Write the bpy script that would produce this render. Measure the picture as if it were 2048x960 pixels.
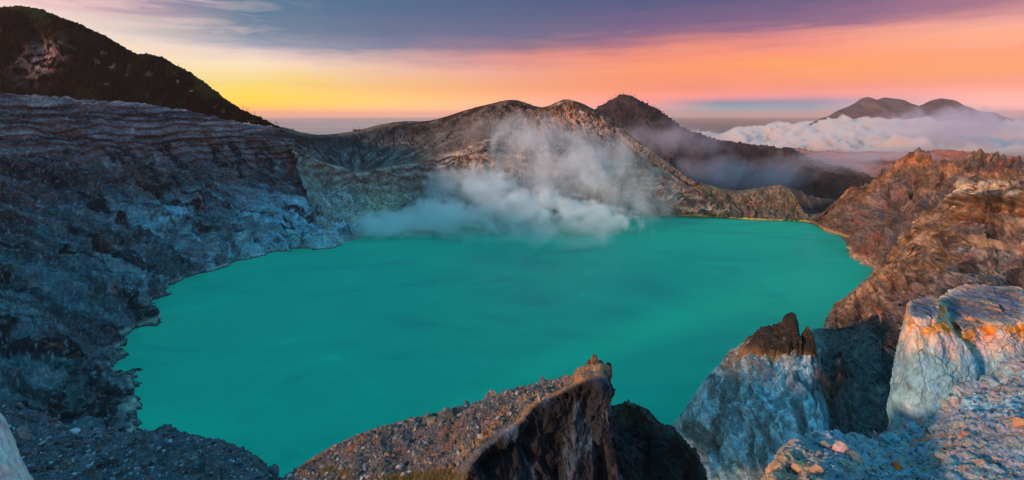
import bpy, math
import numpy as np
from mathutils import Vector

# ------------------------------------------------------------------ camera, sky, sun, exposure
for _o in list(bpy.data.objects):
    bpy.data.objects.remove(_o)
C = bpy.context.scene.collection
sc = bpy.context.scene
R = math.radians
H, F, HY = 200.0, 1024.0, 229.0          # camera height over the lake, focal length and true horizon row in photo pixels

cam = bpy.data.cameras.new("camera")
cam.sensor_width = 36.0
cam.lens = 18.0
cam.shift_y = -(480 - HY) / 2048.0
cam.clip_start = 0.2
cam.clip_end = 200000
camo = bpy.data.objects.new("camera", cam)
camo.location = (0, 0, H)
camo.rotation_euler = (R(90), 0, 0)
C.objects.link(camo)
sc.camera = camo
sc.view_settings.view_transform = 'Standard'
sc.view_settings.look = 'None'
sc.view_settings.exposure = 0.0
sc.view_settings.gamma = 1.0
sc.cycles.use_denoising = True
sc.cycles.max_bounces = 10
sc.cycles.diffuse_bounces = 3
sc.cycles.volume_bounces = 9
sc.cycles.volume_max_steps = 256
sc.cycles.volume_step_rate = 1.0

SUN_DIR = Vector((-0.80, -0.56, 0.20)).normalized()
SUN_EL = math.asin(SUN_DIR.z)
SUN_AZ = math.atan2(SUN_DIR.x, SUN_DIR.y)
sl = bpy.data.lights.new("sun", 'SUN')
sl.energy = 4.4
sl.angle = R(4.0)
sl.color = (1.0, 0.56, 0.34)
so = bpy.data.objects.new("sun", sl)
so.rotation_euler = SUN_DIR.to_track_quat('Z', 'Y').to_euler()
so.location = (-300, -300, 500)
C.objects.link(so)


def s2l(c):
    c = np.asarray(c, float) / 255.0
    return tuple(np.where(c <= 0.04045, c / 12.92, ((c + 0.055) / 1.055) ** 2.4))


class NT:
    """small helper to wire node trees"""
    def __init__(s, tree):
        s.t = tree
        s.n = tree.nodes
        s.l = tree.links

    def put(s, sock, v):
        if v is None:
            return
        if isinstance(v, bpy.types.NodeSocket):
            s.l.new(v, sock)
        else:
            if isinstance(v, (tuple, list)) and len(v) == 3 and sock.type == 'RGBA':
                v = tuple(v) + (1,)
            sock.default_value = v

    def math(s, op, a, b=None, c=None, clamp=False):
        n = s.n.new('ShaderNodeMath')
        n.operation = op
        n.use_clamp = clamp
        for i, v in enumerate((a, b, c)):
            s.put(n.inputs[i], v)
        return n.outputs[0]

    def vmath(s, op, a, b=None, scale=None):
        n = s.n.new('ShaderNodeVectorMath')
        n.operation = op
        s.put(n.inputs[0], a)
        s.put(n.inputs[1], b)
        if scale is not None:
            s.put(n.inputs['Scale'], scale)
        return n.outputs['Value'] if op in ('LENGTH', 'DOT_PRODUCT', 'DISTANCE') else n.outputs['Vector']

    def noise(s, vec, scale, detail=4, rough=0.55, dist=0.0, col=False):
        n = s.n.new('ShaderNodeTexNoise')
        s.put(n.inputs['Vector'], vec)
        n.inputs['Scale'].default_value = scale
        n.inputs['Detail'].default_value = detail
        n.inputs['Roughness'].default_value = rough
        n.inputs['Distortion'].default_value = dist
        return n.outputs['Color'] if col else n.outputs[0]

    def maprange(s, v, a, b, c=0.0, d=1.0, smooth=False):
        n = s.n.new('ShaderNodeMapRange')
        n.clamp = True
        if smooth:
            n.interpolation_type = 'SMOOTHSTEP'
        for i, x in enumerate((v, a, b, c, d)):
            s.put(n.inputs[i], x)
        return n.outputs[0]

    def mix(s, f, a, b, mode='MIX'):
        n = s.n.new('ShaderNodeMix')
        n.data_type = 'RGBA'
        n.blend_type = mode
        s.put(n.inputs[0], f)
        s.put(n.inputs[6], a)
        s.put(n.inputs[7], b)
        return n.outputs[2]

    def ramp(s, f, stops):
        n = s.n.new('ShaderNodeValToRGB')
        e = n.color_ramp.elements
        while len(e) > 1:
            e.remove(e[-1])
        e[0].position = stops[0][0]
        e[0].color = tuple(stops[0][1]) + (1,)
        for p, c in stops[1:]:
            x = e.new(p)
            x.color = tuple(c) + (1,)
        s.put(n.inputs[0], f)
        return n.outputs[0]

    def comb(s, x, y, z):
        n = s.n.new('ShaderNodeCombineXYZ')
        for i, v in enumerate((x, y, z)):
            s.put(n.inputs[i], v)
        return n.outputs[0]

    def sep(s, v):
        n = s.n.new('ShaderNodeSeparateXYZ')
        s.put(n.inputs[0], v)
        return n.outputs


world = bpy.data.worlds.new("World")
sc.world = world
world.use_nodes = True
wt = NT(world.node_tree)
wt.n.clear()
tc = wt.n.new('ShaderNodeTexCoord').outputs['Generated']
d = wt.vmath('NORMALIZE', tc)
dx, dy, dz = wt.sep(d)
az = wt.math('MULTIPLY', wt.math('ARCTAN2', dx, dy), 180 / math.pi)
el0 = wt.math('MULTIPLY', wt.math('ARCSINE', dz), 180 / math.pi)
# streaks of cloud: noise stretched along the horizon bends the bands of the dusk sky
sv = wt.comb(wt.math('MULTIPLY', az, 0.022), wt.math('MULTIPLY', el0, 0.16), 0.0)
n1 = wt.noise(sv, 2.2, 4, 0.55, 0.4)
n2 = wt.noise(wt.vmath('ADD', sv, (7.3, 2.1, 0)), 8.0, 5, 0.6, 0.3)
amp = wt.maprange(el0, 1.2, 5.0, 0.05, 1.0)
off = wt.math('ADD', wt.math('MULTIPLY', wt.math('SUBTRACT', n1, 0.5), 3.0), wt.math('MULTIPLY', wt.math('SUBTRACT', n2, 0.5), 1.5))
el = wt.math('ADD', el0, wt.math('MULTIPLY', off, amp))
tt = wt.math('DIVIDE', wt.math('ADD', el, 2.0), 20.0, clamp=True)
SKY = [
    (-43, [(-2, (250, 190, 60)), (3, (252, 224, 150)), (6.5, (255, 232, 208)), (8.6, (248, 216, 205)), (10.0, (222, 172, 182)), (12.5, (150, 140, 170)), (18, (90, 110, 150))]),
    (-27, [(-2, (230, 130, 60)), (0, (250, 150, 25)), (1.6, (250, 190, 15)), (3.0, (252, 220, 105)), (4.8, (255, 228, 190)), (6.1, (232, 206, 198)), (7.2, (156, 160, 176)), (8.6, (108, 130, 152)), (11, (84, 120, 148)), (18, (70, 110, 150))]),
    (-14, [(-2, (220, 130, 90)), (0, (245, 155, 90)), (1.8, (250, 185, 95)), (3.2, (250, 195, 130)), (4.8, (238, 190, 165)), (6.2, (200, 165, 165)), (7.4, (130, 128, 155)), (9, (102, 112, 142)), (12, (80, 105, 138)), (18, (70, 105, 150))]),
    (2, [(-2, (190, 120, 120)), (0, (225, 140, 125)), (1.8, (245, 155, 118)), (3.2, (250, 160, 115)), (4.8, (242, 158, 135)), (6.3, (218, 135, 130)), (7.6, (150, 112, 130)), (9, (108, 102, 135)), (12, (80, 92, 128)), (18, (70, 95, 150))]),
    (14, [(-2, (170, 130, 140)), (0, (170, 120, 135)), (1.2, (215, 125, 125)), (2.6, (248, 140, 110)), (4.6, (252, 146, 96)), (6.2, (240, 135, 110)), (7.4, (190, 112, 122)), (8.8, (122, 92, 128)), (12, (80, 84, 125)), (18, (70, 90, 150))]),
    (22, [(-2, (160, 120, 140)), (-0.2, (125, 125, 152)), (0.7, (72, 128, 142)), (1.2, (88, 108, 135)), (1.9, (222, 125, 128)), (3, (250, 140, 108)), (5.0, (255, 150, 86)), (6.6, (248, 138, 112)), (8, (190, 112, 122)), (9.4, (125, 90, 126)), (12, (85, 82, 122)), (18, (70, 85, 150))]),
    (30, [(-2, (190, 130, 140)), (-0.2, (150, 125, 150)), (0.6, (88, 120, 142)), (1.3, (112, 108, 140)), (2.0, (225, 130, 130)), (3, (252, 145, 108)), (4.8, (255, 156, 84)), (6.4, (253, 146, 112)), (8.0, (222, 132, 128)), (9.2, (140, 95, 128)), (12, (88, 84, 122)), (18, (70, 85, 150))]),
    (43, [(-2, (205, 140, 140)), (0, (212, 150, 148)), (1.4, (225, 150, 142)), (2.4, (246, 150, 128)), (3.8, (255, 158, 100)), (5.2, (255, 155, 110)), (6.6, (255, 172, 140)), (7.8, (240, 160, 145)), (9.0, (170, 112, 132)), (12, (100, 90, 128)), (18, (75, 88, 150))]),
]
col = None
prev = None
for a_, stops in SKY:
    r_ = wt.ramp(tt, [((e_ + 2) / 20.0, s2l(c_)) for e_, c_ in stops])
    if col is None:
        col = r_
    else:
        col = wt.mix(wt.maprange(az, prev, a_), col, r_)
    prev = a_
# pale drifting cloud wisps low over the sunset side
wn = wt.noise(wt.comb(wt.math('MULTIPLY', az, 0.05), wt.math('MULTIPLY', el0, 0.30), 3.0), 3.0, 7, 0.62, 0.8)
wmask = wt.math('MULTIPLY', wt.maprange(wn, 0.47, 0.68), wt.math('MULTIPLY', wt.maprange(el0, 4.5, 8.5), wt.maprange(az, -20, -34)))
col = wt.mix(wt.math('MULTIPLY', wmask, 0.55), col, s2l((250, 214, 205)))
wn2 = wt.noise(wt.comb(wt.math('MULTIPLY', az, 0.035), wt.math('MULTIPLY', el0, 0.55), 9.0), 3.0, 6, 0.6, 0.6)
wm2 = wt.math('MULTIPLY', wt.maprange(wn2, 0.45, 0.7), wt.math('MULTIPLY', wt.maprange(el0, 1.5, 4.0), wt.maprange(el0, 10.0, 6.5)))
wm2 = wt.math('MULTIPLY', wm2, wt.maprange(az, -6, 14))
col = wt.mix(wt.math('MULTIPLY', wm2, 0.35), col, s2l((255, 170, 120)))
# clear blue dusk overhead
glow = wt.maprange(el0, 3.2, 0.0, 1.0, 1.9, smooth=True)
col = wt.vmath('SCALE', col, scale=glow)
over = wt.mix(wt.maprange(el0, 15, 32, smooth=True), col, (0.075, 0.42, 0.64))
dd_ = wt.vmath('DOT_PRODUCT', d, tuple(Vector((0.62, -0.20, 0.76)).normalized()))
side_ = wt.maprange(dd_, 0.1, 1.0, 0.35, 1.75)
side_ = wt.math('ADD', 1.0, wt.math('MULTIPLY', wt.math('SUBTRACT', side_, 1.0), wt.maprange(el0, 15, 32)))
over = wt.vmath('SCALE', over, scale=side_)
over = wt.mix(wt.maprange(el0, -2, -12), over, (0.10, 0.10, 0.13))
bg1 = wt.n.new('ShaderNodeBackground')
wt.put(bg1.inputs[0], over)
bg1.inputs[1].default_value = 1.0
sky = wt.n.new('ShaderNodeTexSky')
sky.sky_type = 'NISHITA'
sky.sun_disc = False
sky.sun_elevation = SUN_EL
sky.sun_rotation = SUN_AZ
sky.altitude = 2300
bg2 = wt.n.new('ShaderNodeBackground')
wt.put(bg2.inputs[0], sky.outputs[0])
bg2.inputs[1].default_value = 0.006
ad = wt.n.new('ShaderNodeAddShader')
wt.l.new(bg1.outputs[0], ad.inputs[0])
wt.l.new(bg2.outputs[0], ad.inputs[1])
wo = wt.n.new('ShaderNodeOutputWorld')
wt.l.new(ad.outputs[0], wo.inputs['Surface'])

# ------------------------------------------------------------------ numeric noise
_rng = np.random.RandomState(7)
_perm = np.concatenate([_rng.permutation(256)] * 3).astype(np.int32)
_g = _rng.normal(size=(256, 3))
_g /= np.linalg.norm(_g, axis=1)[:, None]


_g = _g.astype(np.float32)
_T = None


def pn(p):
    p = np.asarray(p, np.float32)
    fl = np.floor(p)
    f = p - fl
    i = fl.astype(np.int32) & 255
    w = f * f * f * (f * (f * 6 - 15) + 10)
    X, Y, Z = f[:, 0], f[:, 1], f[:, 2]
    wx, wy, wz = w[:, 0], w[:, 1], w[:, 2]
    pr = _perm
    res = []
    for a in (0, 1):
        ha = pr[i[:, 0] + a]
        rb = []
        for b in (0, 1):
            hb = pr[ha + i[:, 1] + b]
            rc = []
            for c in (0, 1):
                g = _g[pr[hb + i[:, 2] + c]]
                rc.append(g[:, 0] * (X - a) + g[:, 1] * (Y - b) + g[:, 2] * (Z - c))
            rb.append(rc[0] + (rc[1] - rc[0]) * wz)
        res.append(rb[0] + (rb[1] - rb[0]) * wy)
    return (res[0] + (res[1] - res[0]) * wx) * 1.5


def fbm(p, oct=5, gain=0.5, seed=0.0):
    s = 0
    a = 1.0
    t = 0
    p = p + seed * 17.31
    for _ in range(oct):
        s = s + a * pn(p)
        t += a
        a *= gain
        p = p * 2.03 + 11.7
    return s / t * 1.6


def ridged(p, oct=4, gain=0.5, seed=0.0):
    s = 0
    a = 1.0
    t = 0
    p = p + seed * 13.7
    for _ in range(oct):
        s = s + a * (1 - np.abs(pn(p)) * 2.2)
        t += a
        a *= gain
        p = p * 2.07 + 5.3
    return s / t


def crag(P, su, sv, size, k=0.0, an=2.2, oct=5, seed=0.0, gain=0.55):
    """broken rock relief: creased ribs running downhill, bent and broken so that they never comb"""
    w1 = fbm(P / (size * 0.9), 3, seed=seed) * size * 0.45
    s_ = (su - k * sv + w1) / size
    t_ = (sv + w1 * 0.8) / (size * an)
    return (ridged(v3(s_, t_, P[:, 2] * 0.35 / size + seed), oct, gain, seed) - 0.58) * size * 0.32


def worley(P):
    """distance to the nearest two of scattered points, and a random number per cell"""
    P = np.asarray(P, np.float32)
    b = np.floor(P).astype(np.int32)
    f1 = np.full(len(P), 9.0, np.float32)
    f2 = f1.copy()
    rid = np.zeros(len(P), np.int32)
    for i in (-1, 0, 1):
        for j in (-1, 0, 1):
            for k in (-1, 0, 1):
                h = _perm[_perm[_perm[(b[:, 0] + i) & 255] + ((b[:, 1] + j) & 255)] + ((b[:, 2] + k) & 255)]
                g = _g[h] * 0.28 + 0.5
                q = b + np.array([i, j, k], np.int32) + g - P
                d_ = np.sqrt((q * q).sum(1))
                m = d_ < f1
                f2 = np.where(m, f1, np.minimum(f2, d_))
                f1 = np.where(m, d_, f1)
                rid = np.where(m, h, rid)
    return f1, f2, rid / 255.0


def blocks(P, size, amp, zs=0.6):
    q = P / size * np.array([1, 1, zs])
    q = q + np.stack([fbm(q * 1.3 + 5, 2), fbm(q * 1.3 + 9, 2), fbm(q * 1.3 + 2, 2)], 1) * 0.35
    f1, f2, r = worley(q)
    return ((r - 0.5) * 1.4 - 0.9 * np.exp(-((f2 - f1) / 0.07) ** 2)) * amp


def st(a, b, x):
    t = np.clip((x - a) / (b - a), 0, 1)
    return t * t * (3 - 2 * t)


def mixc(a, b, m):
    return a + (np.asarray(b) - a) * m[:, None]


def v3(a, b, c):
    return np.stack([a, b, c], 1)


# ------------------------------------------------------------------ lofted land surfaces
def pix(px, py, D=None):
    """a point of the place: direction seen in the photo and true distance ahead (metres); no distance = on the lake"""
    if D is None:
        D = H * F / (py - HY)
    return ((px - 1024) / F * D, D, H + (HY - py) / F * D)


def crom(A, t):
    """Catmull-Rom along axis 0 of A at parameters t in 0..n-1"""
    n = A.shape[0]
    i = np.clip(np.floor(t).astype(int), 0, n - 2)
    f = (t - i)[(slice(None),) + (None,) * (A.ndim - 1)]
    p0 = A[np.maximum(i - 1, 0)]
    p1 = A[i]
    p2 = A[i + 1]
    p3 = A[np.minimum(i + 2, n - 1)]
    return p1 + 0.5 * f * (p2 - p0 + f * (2 * p0 - 5 * p1 + 4 * p2 - p3 + f * (3 * (p1 - p2) + p3 - p0)))


def grid_mesh(name, P, cols, mat, smooth=False, parent=None):
    ny, nx = P.shape[:2]
    idx = np.arange(ny * nx).reshape(ny, nx)
    q = np.stack([idx[:-1, :-1], idx[1:, :-1], idx[1:, 1:], idx[:-1, 1:]], -1).reshape(-1, 4)
    return raw_mesh(name, P.reshape(-1, 3), q, cols, mat, smooth, parent)


def raw_mesh(name, V, q, cols, mat, smooth=False, parent=None):
    me = bpy.data.meshes.new(name)
    V = np.ascontiguousarray(V, dtype=np.float32)
    k = q.shape[1]
    me.vertices.add(len(V))
    me.vertices.foreach_set('co', V.ravel())
    me.loops.add(q.size)
    me.loops.foreach_set('vertex_index', q.ravel().astype(np.int32))
    me.polygons.add(len(q))
    me.polygons.foreach_set('loop_start', np.arange(0, q.size, k, dtype=np.int32))
    me.polygons.foreach_set('loop_total', np.full(len(q), k, dtype=np.int32))
    me.polygons.foreach_set('use_smooth', np.full(len(q), smooth))
    me.update(calc_edges=True)
    if cols is not None:
        at = me.color_attributes.new('rock_tint', 'FLOAT_COLOR', 'POINT')
        cc = np.ones((len(V), 4), np.float32)
        cc[:, :3] = np.clip(cols, 0.003, 0.85)
        at.data.foreach_set('color', cc.ravel())
    me.materials.append(mat)
    o = bpy.data.objects.new(name, me)
    C.objects.link(o)
    if parent is not None:
        o.parent = parent
    return o


def normals(P):
    du = np.gradient(P, axis=1)
    dv = np.gradient(P, axis=0)
    n = np.cross(du, dv)
    n /= np.linalg.norm(n, axis=2)[..., None] + 1e-9
    return n


def blur_rows(A, k):
    for _ in range(k):
        B = A.copy()
        B[:, 1:-1] = (A[:, :-2] + 2 * A[:, 1:-1] + A[:, 2:]) / 4
        A = B
    return A


def loft(name, rows, nu, nv, disp, color, mat, vpow=None, smooth=False, flip=False, uw=None):
    A = np.array([[pt if isinstance(pt, np.ndarray) else pix(*pt) for pt in r] for r in rows], float)    # K,N,3
    K, N = A.shape[:2]
    # spend columns in proportion to length
    tu = np.linspace(0, N - 1, nu)
    B = np.stack([crom(A[k], tu) for k in range(K)], 0)
    tv = np.linspace(0, K - 1, nv) if vpow is None else np.interp(np.linspace(0, 1, nv), np.linspace(0, 1, len(vpow)), vpow)
    P = crom(B, tv)
    n = -normals(P)
    if flip:
        n = -n
    duL = np.linalg.norm(np.diff(P, axis=1, prepend=P[:, :1]), axis=2)
    dvL = np.linalg.norm(np.diff(P, axis=0, prepend=P[:1]), axis=2)
    su = np.cumsum(duL.mean(0))[None].repeat(nv, 0)
    sv_ = np.cumsum(dvL, 0)
    sv_ = sv_.mean(1)[:, None].repeat(nu, 1)
    U = (tu / (N - 1))[None].repeat(nv, 0)
    V = tv[:, None].repeat(nu, 1)           # in row units
    Pf = P.reshape(-1, 3)
    args = (Pf, su.ravel(), sv_.ravel(), (tu[None].repeat(nv, 0)).ravel(), V.ravel())
    dd = disp(*args)
    if isinstance(dd, tuple):
        dd, vec = dd
    else:
        vec = 0
    Pn = Pf + n.reshape(-1, 3) * dd[:, None] + vec
    Pn = Pn.reshape(nv, nu, 3)
    n2 = -normals(Pn)
    if flip:
        n2 = -n2
    cols = color(Pn.reshape(-1, 3), n2.reshape(-1, 3), *args[1:], dd)
    return grid_mesh(name, Pn, cols, mat, smooth)


def tag(o, label=None, cat=None, group=None, kind=None):
    if label:
        o['label'] = label
    if cat:
        o['category'] = cat
    if group:
        o['group'] = group
    if kind:
        o['kind'] = kind
    return o


# ------------------------------------------------------------------ materials
def rock_mat(name, fine, bump=0.4, dist=1.0, rough=0.92, contrast=0.5, spec=0.15):
    m = bpy.data.materials.new(name)
    m.use_nodes = True
    t = NT(m.node_tree)
    bs = t.n['Principled BSDF']
    at = t.n.new('ShaderNodeAttribute')
    at.attribute_name = 'rock_tint'
    pos = t.n.new('ShaderNodeNewGeometry').outputs['Position']
    na = t.noise(pos, 1.0 / fine, 6, 0.65)
    nb = t.noise(pos, 0.16 / fine, 4, 0.6)
    f = t.maprange(na, 0.28, 0.72, 1 - contrast, 1 + contrast)
    g = t.maprange(nb, 0.3, 0.7, 1 - contrast * 0.6, 1 + contrast * 0.6)
    k = t.math('MULTIPLY', f, g)
    c = t.vmath('SCALE', at.outputs['Color'], scale=k)
    nc = t.noise(pos, 0.45 / fine, 3, 0.6, col=True)
    c = t.mix(0.22, c, t.vmath('MULTIPLY', c, t.vmath('SCALE', nc, scale=2.0)))
    t.put(bs.inputs['Base Color'], c)
    bs.inputs['Roughness'].default_value = rough
    bs.inputs['Specular IOR Level'].default_value = spec
    if bump:
        b = t.n.new('ShaderNodeBump')
        b.inputs['Strength'].default_value = bump
        b.inputs['Distance'].default_value = dist
        t.put(b.inputs['Height'], na)
        t.l.new(b.outputs[0], bs.inputs['Normal'])
    return m


def plain_mat(name, colr, var=0.3, scale=3.0, rough=0.85):
    m = bpy.data.materials.new(name)
    m.use_nodes = True
    t = NT(m.node_tree)
    bs = t.n['Principled BSDF']
    pos = t.n.new('ShaderNodeNewGeometry').outputs['Position']
    na = t.noise(pos, scale, 4, 0.6)
    t.put(bs.inputs['Base Color'], t.mix(na, tuple(x * (1 - var) for x in colr), tuple(x * (1 + var) for x in colr)))
    bs.inputs['Roughness'].default_value = rough
    return m


M_WALL = rock_mat('crater_rock', 3.0, 0.5, 2.5, contrast=0.55)
M_SCRUB = rock_mat('mountain_scrub', 3.0, 0.5, 2.5, contrast=0.6, spec=0.0)
M_FARHILL = rock_mat('hill_cover', 25.0, 0.4, 14, contrast=0.35)
M_MID = rock_mat('slope_rock', 1.0, 0.5, 0.8, contrast=0.6)
M_NEAR = rock_mat('near_rock', 0.22, 0.6, 0.12, contrast=0.45)

# water
mw = bpy.data.materials.new('sulphur_lake_water')
mw.use_nodes = True
t = NT(mw.node_tree)
bs = t.n['Principled BSDF']
pos = t.n.new('ShaderNodeNewGeometry').outputs['Position']
na = t.noise(t.vmath('MULTIPLY', pos, (1, 1.8, 1)), 0.0045, 6, 0.6, 2.5)
nb = t.noise(t.vmath('MULTIPLY', pos, (1, 2.6, 1)), 0.03, 4, 0.6, 1.0)
cc = t.ramp(na, [(0.28, (0.0, 0.36, 0.27)), (0.45, (0.0, 0.47, 0.31)), (0.58, (0.0, 0.50, 0.325)), (0.75, (0.0, 0.60, 0.40))])
cc = t.mix(t.maprange(nb, 0.35, 0.7, 0, 0.18), cc, (0.0, 0.36, 0.26))
t.put(bs.inputs['Base Color'], cc)
bs.inputs['Roughness'].default_value = 0.42
bs.inputs['Specular IOR Level'].default_value = 0.03
b = t.n.new('ShaderNodeBump')
b.inputs['Strength'].default_value = 0.25
b.inputs['Distance'].default_value = 0.3
t.put(b.inputs['Height'], t.noise(pos, 0.4, 4, 0.6))
t.l.new(b.outputs[0], bs.inputs['Normal'])
V = np.array([(-700, 60, 0), (900, 60, 0), (700, 700, 0), (640, 880, 0), (575, 950, 0), (500, 1000, 0), (300, 1080, 0), (-700, 1080, 0)], float)
o = raw_mesh('lake_water', V, np.array([[0, 1, 2, 3, 4, 5, 6, 7]]), None, mw)
tag(o, 'opaque turquoise acid lake filling the crater floor', None, kind='structure')

# the sea and plains far below the volcano
ms = bpy.data.materials.new('lowland_and_sea')
ms.use_nodes = True
t = NT(ms.node_tree)
bs = t.n['Principled BSDF']
pos = t.n.new('ShaderNodeNewGeometry').outputs['Position']
px_, py_, pz_ = t.sep(pos)
na = t.noise(pos, 0.0009, 6, 0.6)
land = t.ramp(na, [(0.35, (0.10, 0.05, 0.045)), (0.5, (0.22, 0.10, 0.085)), (0.65, (0.10, 0.09, 0.06))])
side = t.maprange(t.math('ADD', px_, t.math('MULTIPLY', t.math('SUBTRACT', na, 0.5), 900)), -300, 500)
sea_haze_tint = t.ramp(t.noise(t.vmath('MULTIPLY', pos, (1, 2.5, 1)), 0.00025, 4, 0.5), [(0.35, (0.60, 0.36, 0.32)), (0.65, (0.85, 0.52, 0.44))])  # pale mauve of the haze over the sea, painted into its colour
t.put(bs.inputs['Base Color'], t.mix(side, sea_haze_tint, land))
bs.inputs['Roughness'].default_value = 0.6
SEAZ = -200.0
V = np.array([(-70000, -70000, SEAZ), (70000, -70000, SEAZ), (70000, 70000, SEAZ), (-70000, 70000, SEAZ)], float)
o = raw_mesh('ground', V, np.array([[0, 1, 2, 3]]), None, ms)
tag(o, 'hazy sea and lowland stretching to the horizon far below the crater', None, kind='structure')

# ------------------------------------------------------------------ rock recipes
GREY = np.array([0.20, 0.185, 0.19])
def wall_disp(P, su, sv, u, v, big=10.0, gul=4.0, rub=1.5, diag=0.0, fade=None):
    s = su + diag * sv
    w = fbm(v3(su / 90, sv / 90, 0 * su), 3, seed=3) * 30
    a = ridged(v3((s + w) / 95, sv / 420, 0 * s + 1), 3, seed=1) * big
    b_ = ridged(v3((s + w * 0.5) / 26, sv / 140, 0 * s + 4), 4, 0.55, seed=2) * gul
    c = fbm(P / 14, 5, 0.6, seed=5) * rub * 1.6
    e = np.abs(fbm(P / 5.0, 3, 0.6, seed=8)) * rub
    d_ = a + b_ + c + e
    if fade is not None:
        d_ = d_ * fade
    return d_


def terrace(P, step=11.0, amp=1.5, seed=0.0, warp=14.0):
    z = P[:, 2] + fbm(P / 60, 3, seed=seed + 9) * warp
    t = (z / step) % 1.0
    return (st(0.15, 0.35, t) - t) * amp * 2


# ------------------------------------------------------------------ crater wall, left
def make_left_wall():
    rim = [(-900, 200, 340), (-500, 192, 440), (-200, 186, 540), (0, 186, 620), (130, 198, 680), (260, 205, 750), (400, 228, 830), (480, 243, 880), (560, 258, 930), (605, 272, 985), (625, 290, 1110)]
    shore = [(225, 1060), (268, 900), (272, 770), (300, 705), (318, 652), (352, 583), (458, 530), (545, 504), (630, 500), (705, 482), (725, 458, 960)]
    ab = [(-0.45, 0.75), (-0.12, 0.93), (0, 1.0), (0.07, 0.86), (0.14, 0.66), (0.27, 0.56), (0.36, 0.42), (0.55, 0.27), (0.80, 0.13), (0.93, 0.045), (1.0, 0.0), (1.08, -0.06)]
    rows = []
    Rm = [np.array([-560.0, 40, 212]), np.array([-640.0, 190, 214])] + [np.array(pix(*p)) for p in rim]
    Sh = [np.array([-215.0, 30, 0]), np.array([-222.0, 140, 0])] + [np.array(pix(*p)) for p in shore]
    for a, b in ab:
        r = []
        for i, (p, q) in enumerate(zip(Rm, Sh)):
            x = p + (q - p) * a
            x = x.copy()
            x[2] = p[2] * b
            if b > 1.0 or a < 0:
                x[2] = p[2] * b
            r.append(x)
        rows.append(r)

    def disp(P, su, sv, u, v):
        u = u - 2
        top = st(1.9, 2.6, v)
        near = np.clip(np.linalg.norm(P[:, :2], axis=1) / 500, 0.4, 1.0)
        low = st(5.5, 8.5, v)
        spur = st(5.0, 6.5, u)
        dd = crag(P, su, sv, 125, 0.75, 2.4, 4, 1) * (0.15 + 0.85 * top) * (1 - 0.45 * st(4.5, 2.5, u)) * (1 - 0.3 * st(8.0, 9.5, u)) + crag(P, su, sv, 34, 0.6, 2.0, 5, 2) * (0.35 + 0.65 * top) + crag(P, su, sv, 9, 0.4, 1.6, 3, 3, 0.6) + blocks(P, 10, 1.3, 0.5)
        dd = dd + fbm(P / 3.2, 3, 0.6, seed=5) * 0.9
        dd = dd + low * spur * (ridged(v3(su / 55, sv / 200, 0 * su + 7), 3, 0.5, seed=4) - 0.3) * 22
        upf = st(2, 2.3, v) * (1 - st(3.6, 4.6, v))
        dd = dd * (1 - 0.42 * upf) + terrace(P, 10, 2.6, 0, 5.0) * st(2, 2.3, v) * (1 - st(4.6, 6, v))
        shore_ = st(9.3, 10.0, v)
        dd = dd * near
        dd = dd * (1 - 0.75 * shore_) + shore_ * fbm(v3(su / 18, sv / 18, 0 * su), 4, 0.6, seed=2) * 6
        return dd

    def color(P, N, su, sv, u, v, dd):
        u = u - 2
        n = len(P)
        z = P[:, 2] + fbm(P / 110, 3, seed=1) * 9
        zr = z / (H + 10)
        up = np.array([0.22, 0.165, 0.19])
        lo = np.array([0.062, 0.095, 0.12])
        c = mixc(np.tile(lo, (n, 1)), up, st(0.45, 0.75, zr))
        # strata bands of the upper face
        band = np.sin(z / 1.7 + fbm(P / 50, 3) * 2.5) * 0.35 + np.sin(z / 5.6 + 1 + fbm(P / 120, 2) * 2) * 0.45 + fbm(v3(su / 70, z / 7, 0 * su), 4, 0.6, seed=101) * 0.8
        b = st(0.15, 0.45, band) * st(0.68, 0.78, zr)
        c = mixc(c, (0.50, 0.37, 0.38), b * 0.85 * st(-0.25, 0.25, fbm(P / 45, 3, seed=4)))
        c = mixc(c, (0.05, 0.035, 0.045), st(0.2, 0.6, -band) * st(0.62, 0.75, zr) * 0.8)
        # dark and rust layer beneath
        dk = np.exp(-((zr - 0.63) / 0.055) ** 2) * st(-0.3, 0.3, fbm(v3(su / 120, sv / 40, 0 * su), 3, seed=7))
        c = mixc(c, (0.04, 0.02, 0.022), dk * 0.85)
        ru = st(0.15, 0.5, fbm(P / 38, 4, 0.55, seed=12)) * st(0.2, 0.5, zr)
        c = mixc(c, (0.17, 0.065, 0.045), ru * 0.55)
        # gully streaks: pale rock veins, and gully shade painted dark, down the fall line
        s = su - 0.7 * sv + fbm(P / 50, 3, seed=61) * 22
        lowz = 1 - st(0.30, 0.52, zr)
        pb = st(-0.15, 0.3, fbm(v3(s / 24, sv / 95, 0 * su), 5, 0.65, seed=15)) * lowz * (0.45 + 0.55 * st(3.5, 6.0, u))
        c = mixc(c, (0.27, 0.50, 0.60), pb * 0.85)
        gb = st(0.0, 0.35, fbm(v3(s / 16, sv / 80, 0 * su + 8), 5, 0.65, seed=18)) * (1 - st(0.66, 0.74, zr))
        c = mixc(c, (0.30, 0.27, 0.31), gb * 0.55)
        gully_shade = st(0.0, 0.3, fbm(v3(s / 30, sv / 120, 0 * su + 3), 5, 0.62, seed=33)) * (1 - st(0.68, 0.78, zr) * 0.8)
        c = mixc(c, (0.016, 0.020, 0.028), gully_shade * 0.95)
        sp = np.exp(-((u - 7.9) / 1.4) ** 2) * (1 - st(0.22, 0.40, zr)) * st(-0.25, 0.15, fbm(v3(s / 18, sv / 50, 0 * su), 4, 0.65, seed=77))
        c = mixc(c, (0.34, 0.68, 0.80), sp * 0.85)
        c = c * (0.62 + 0.38 * st(1.5, 5.5, u))[:, None]  # colour darkened towards the left end to deepen the shade there
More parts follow.
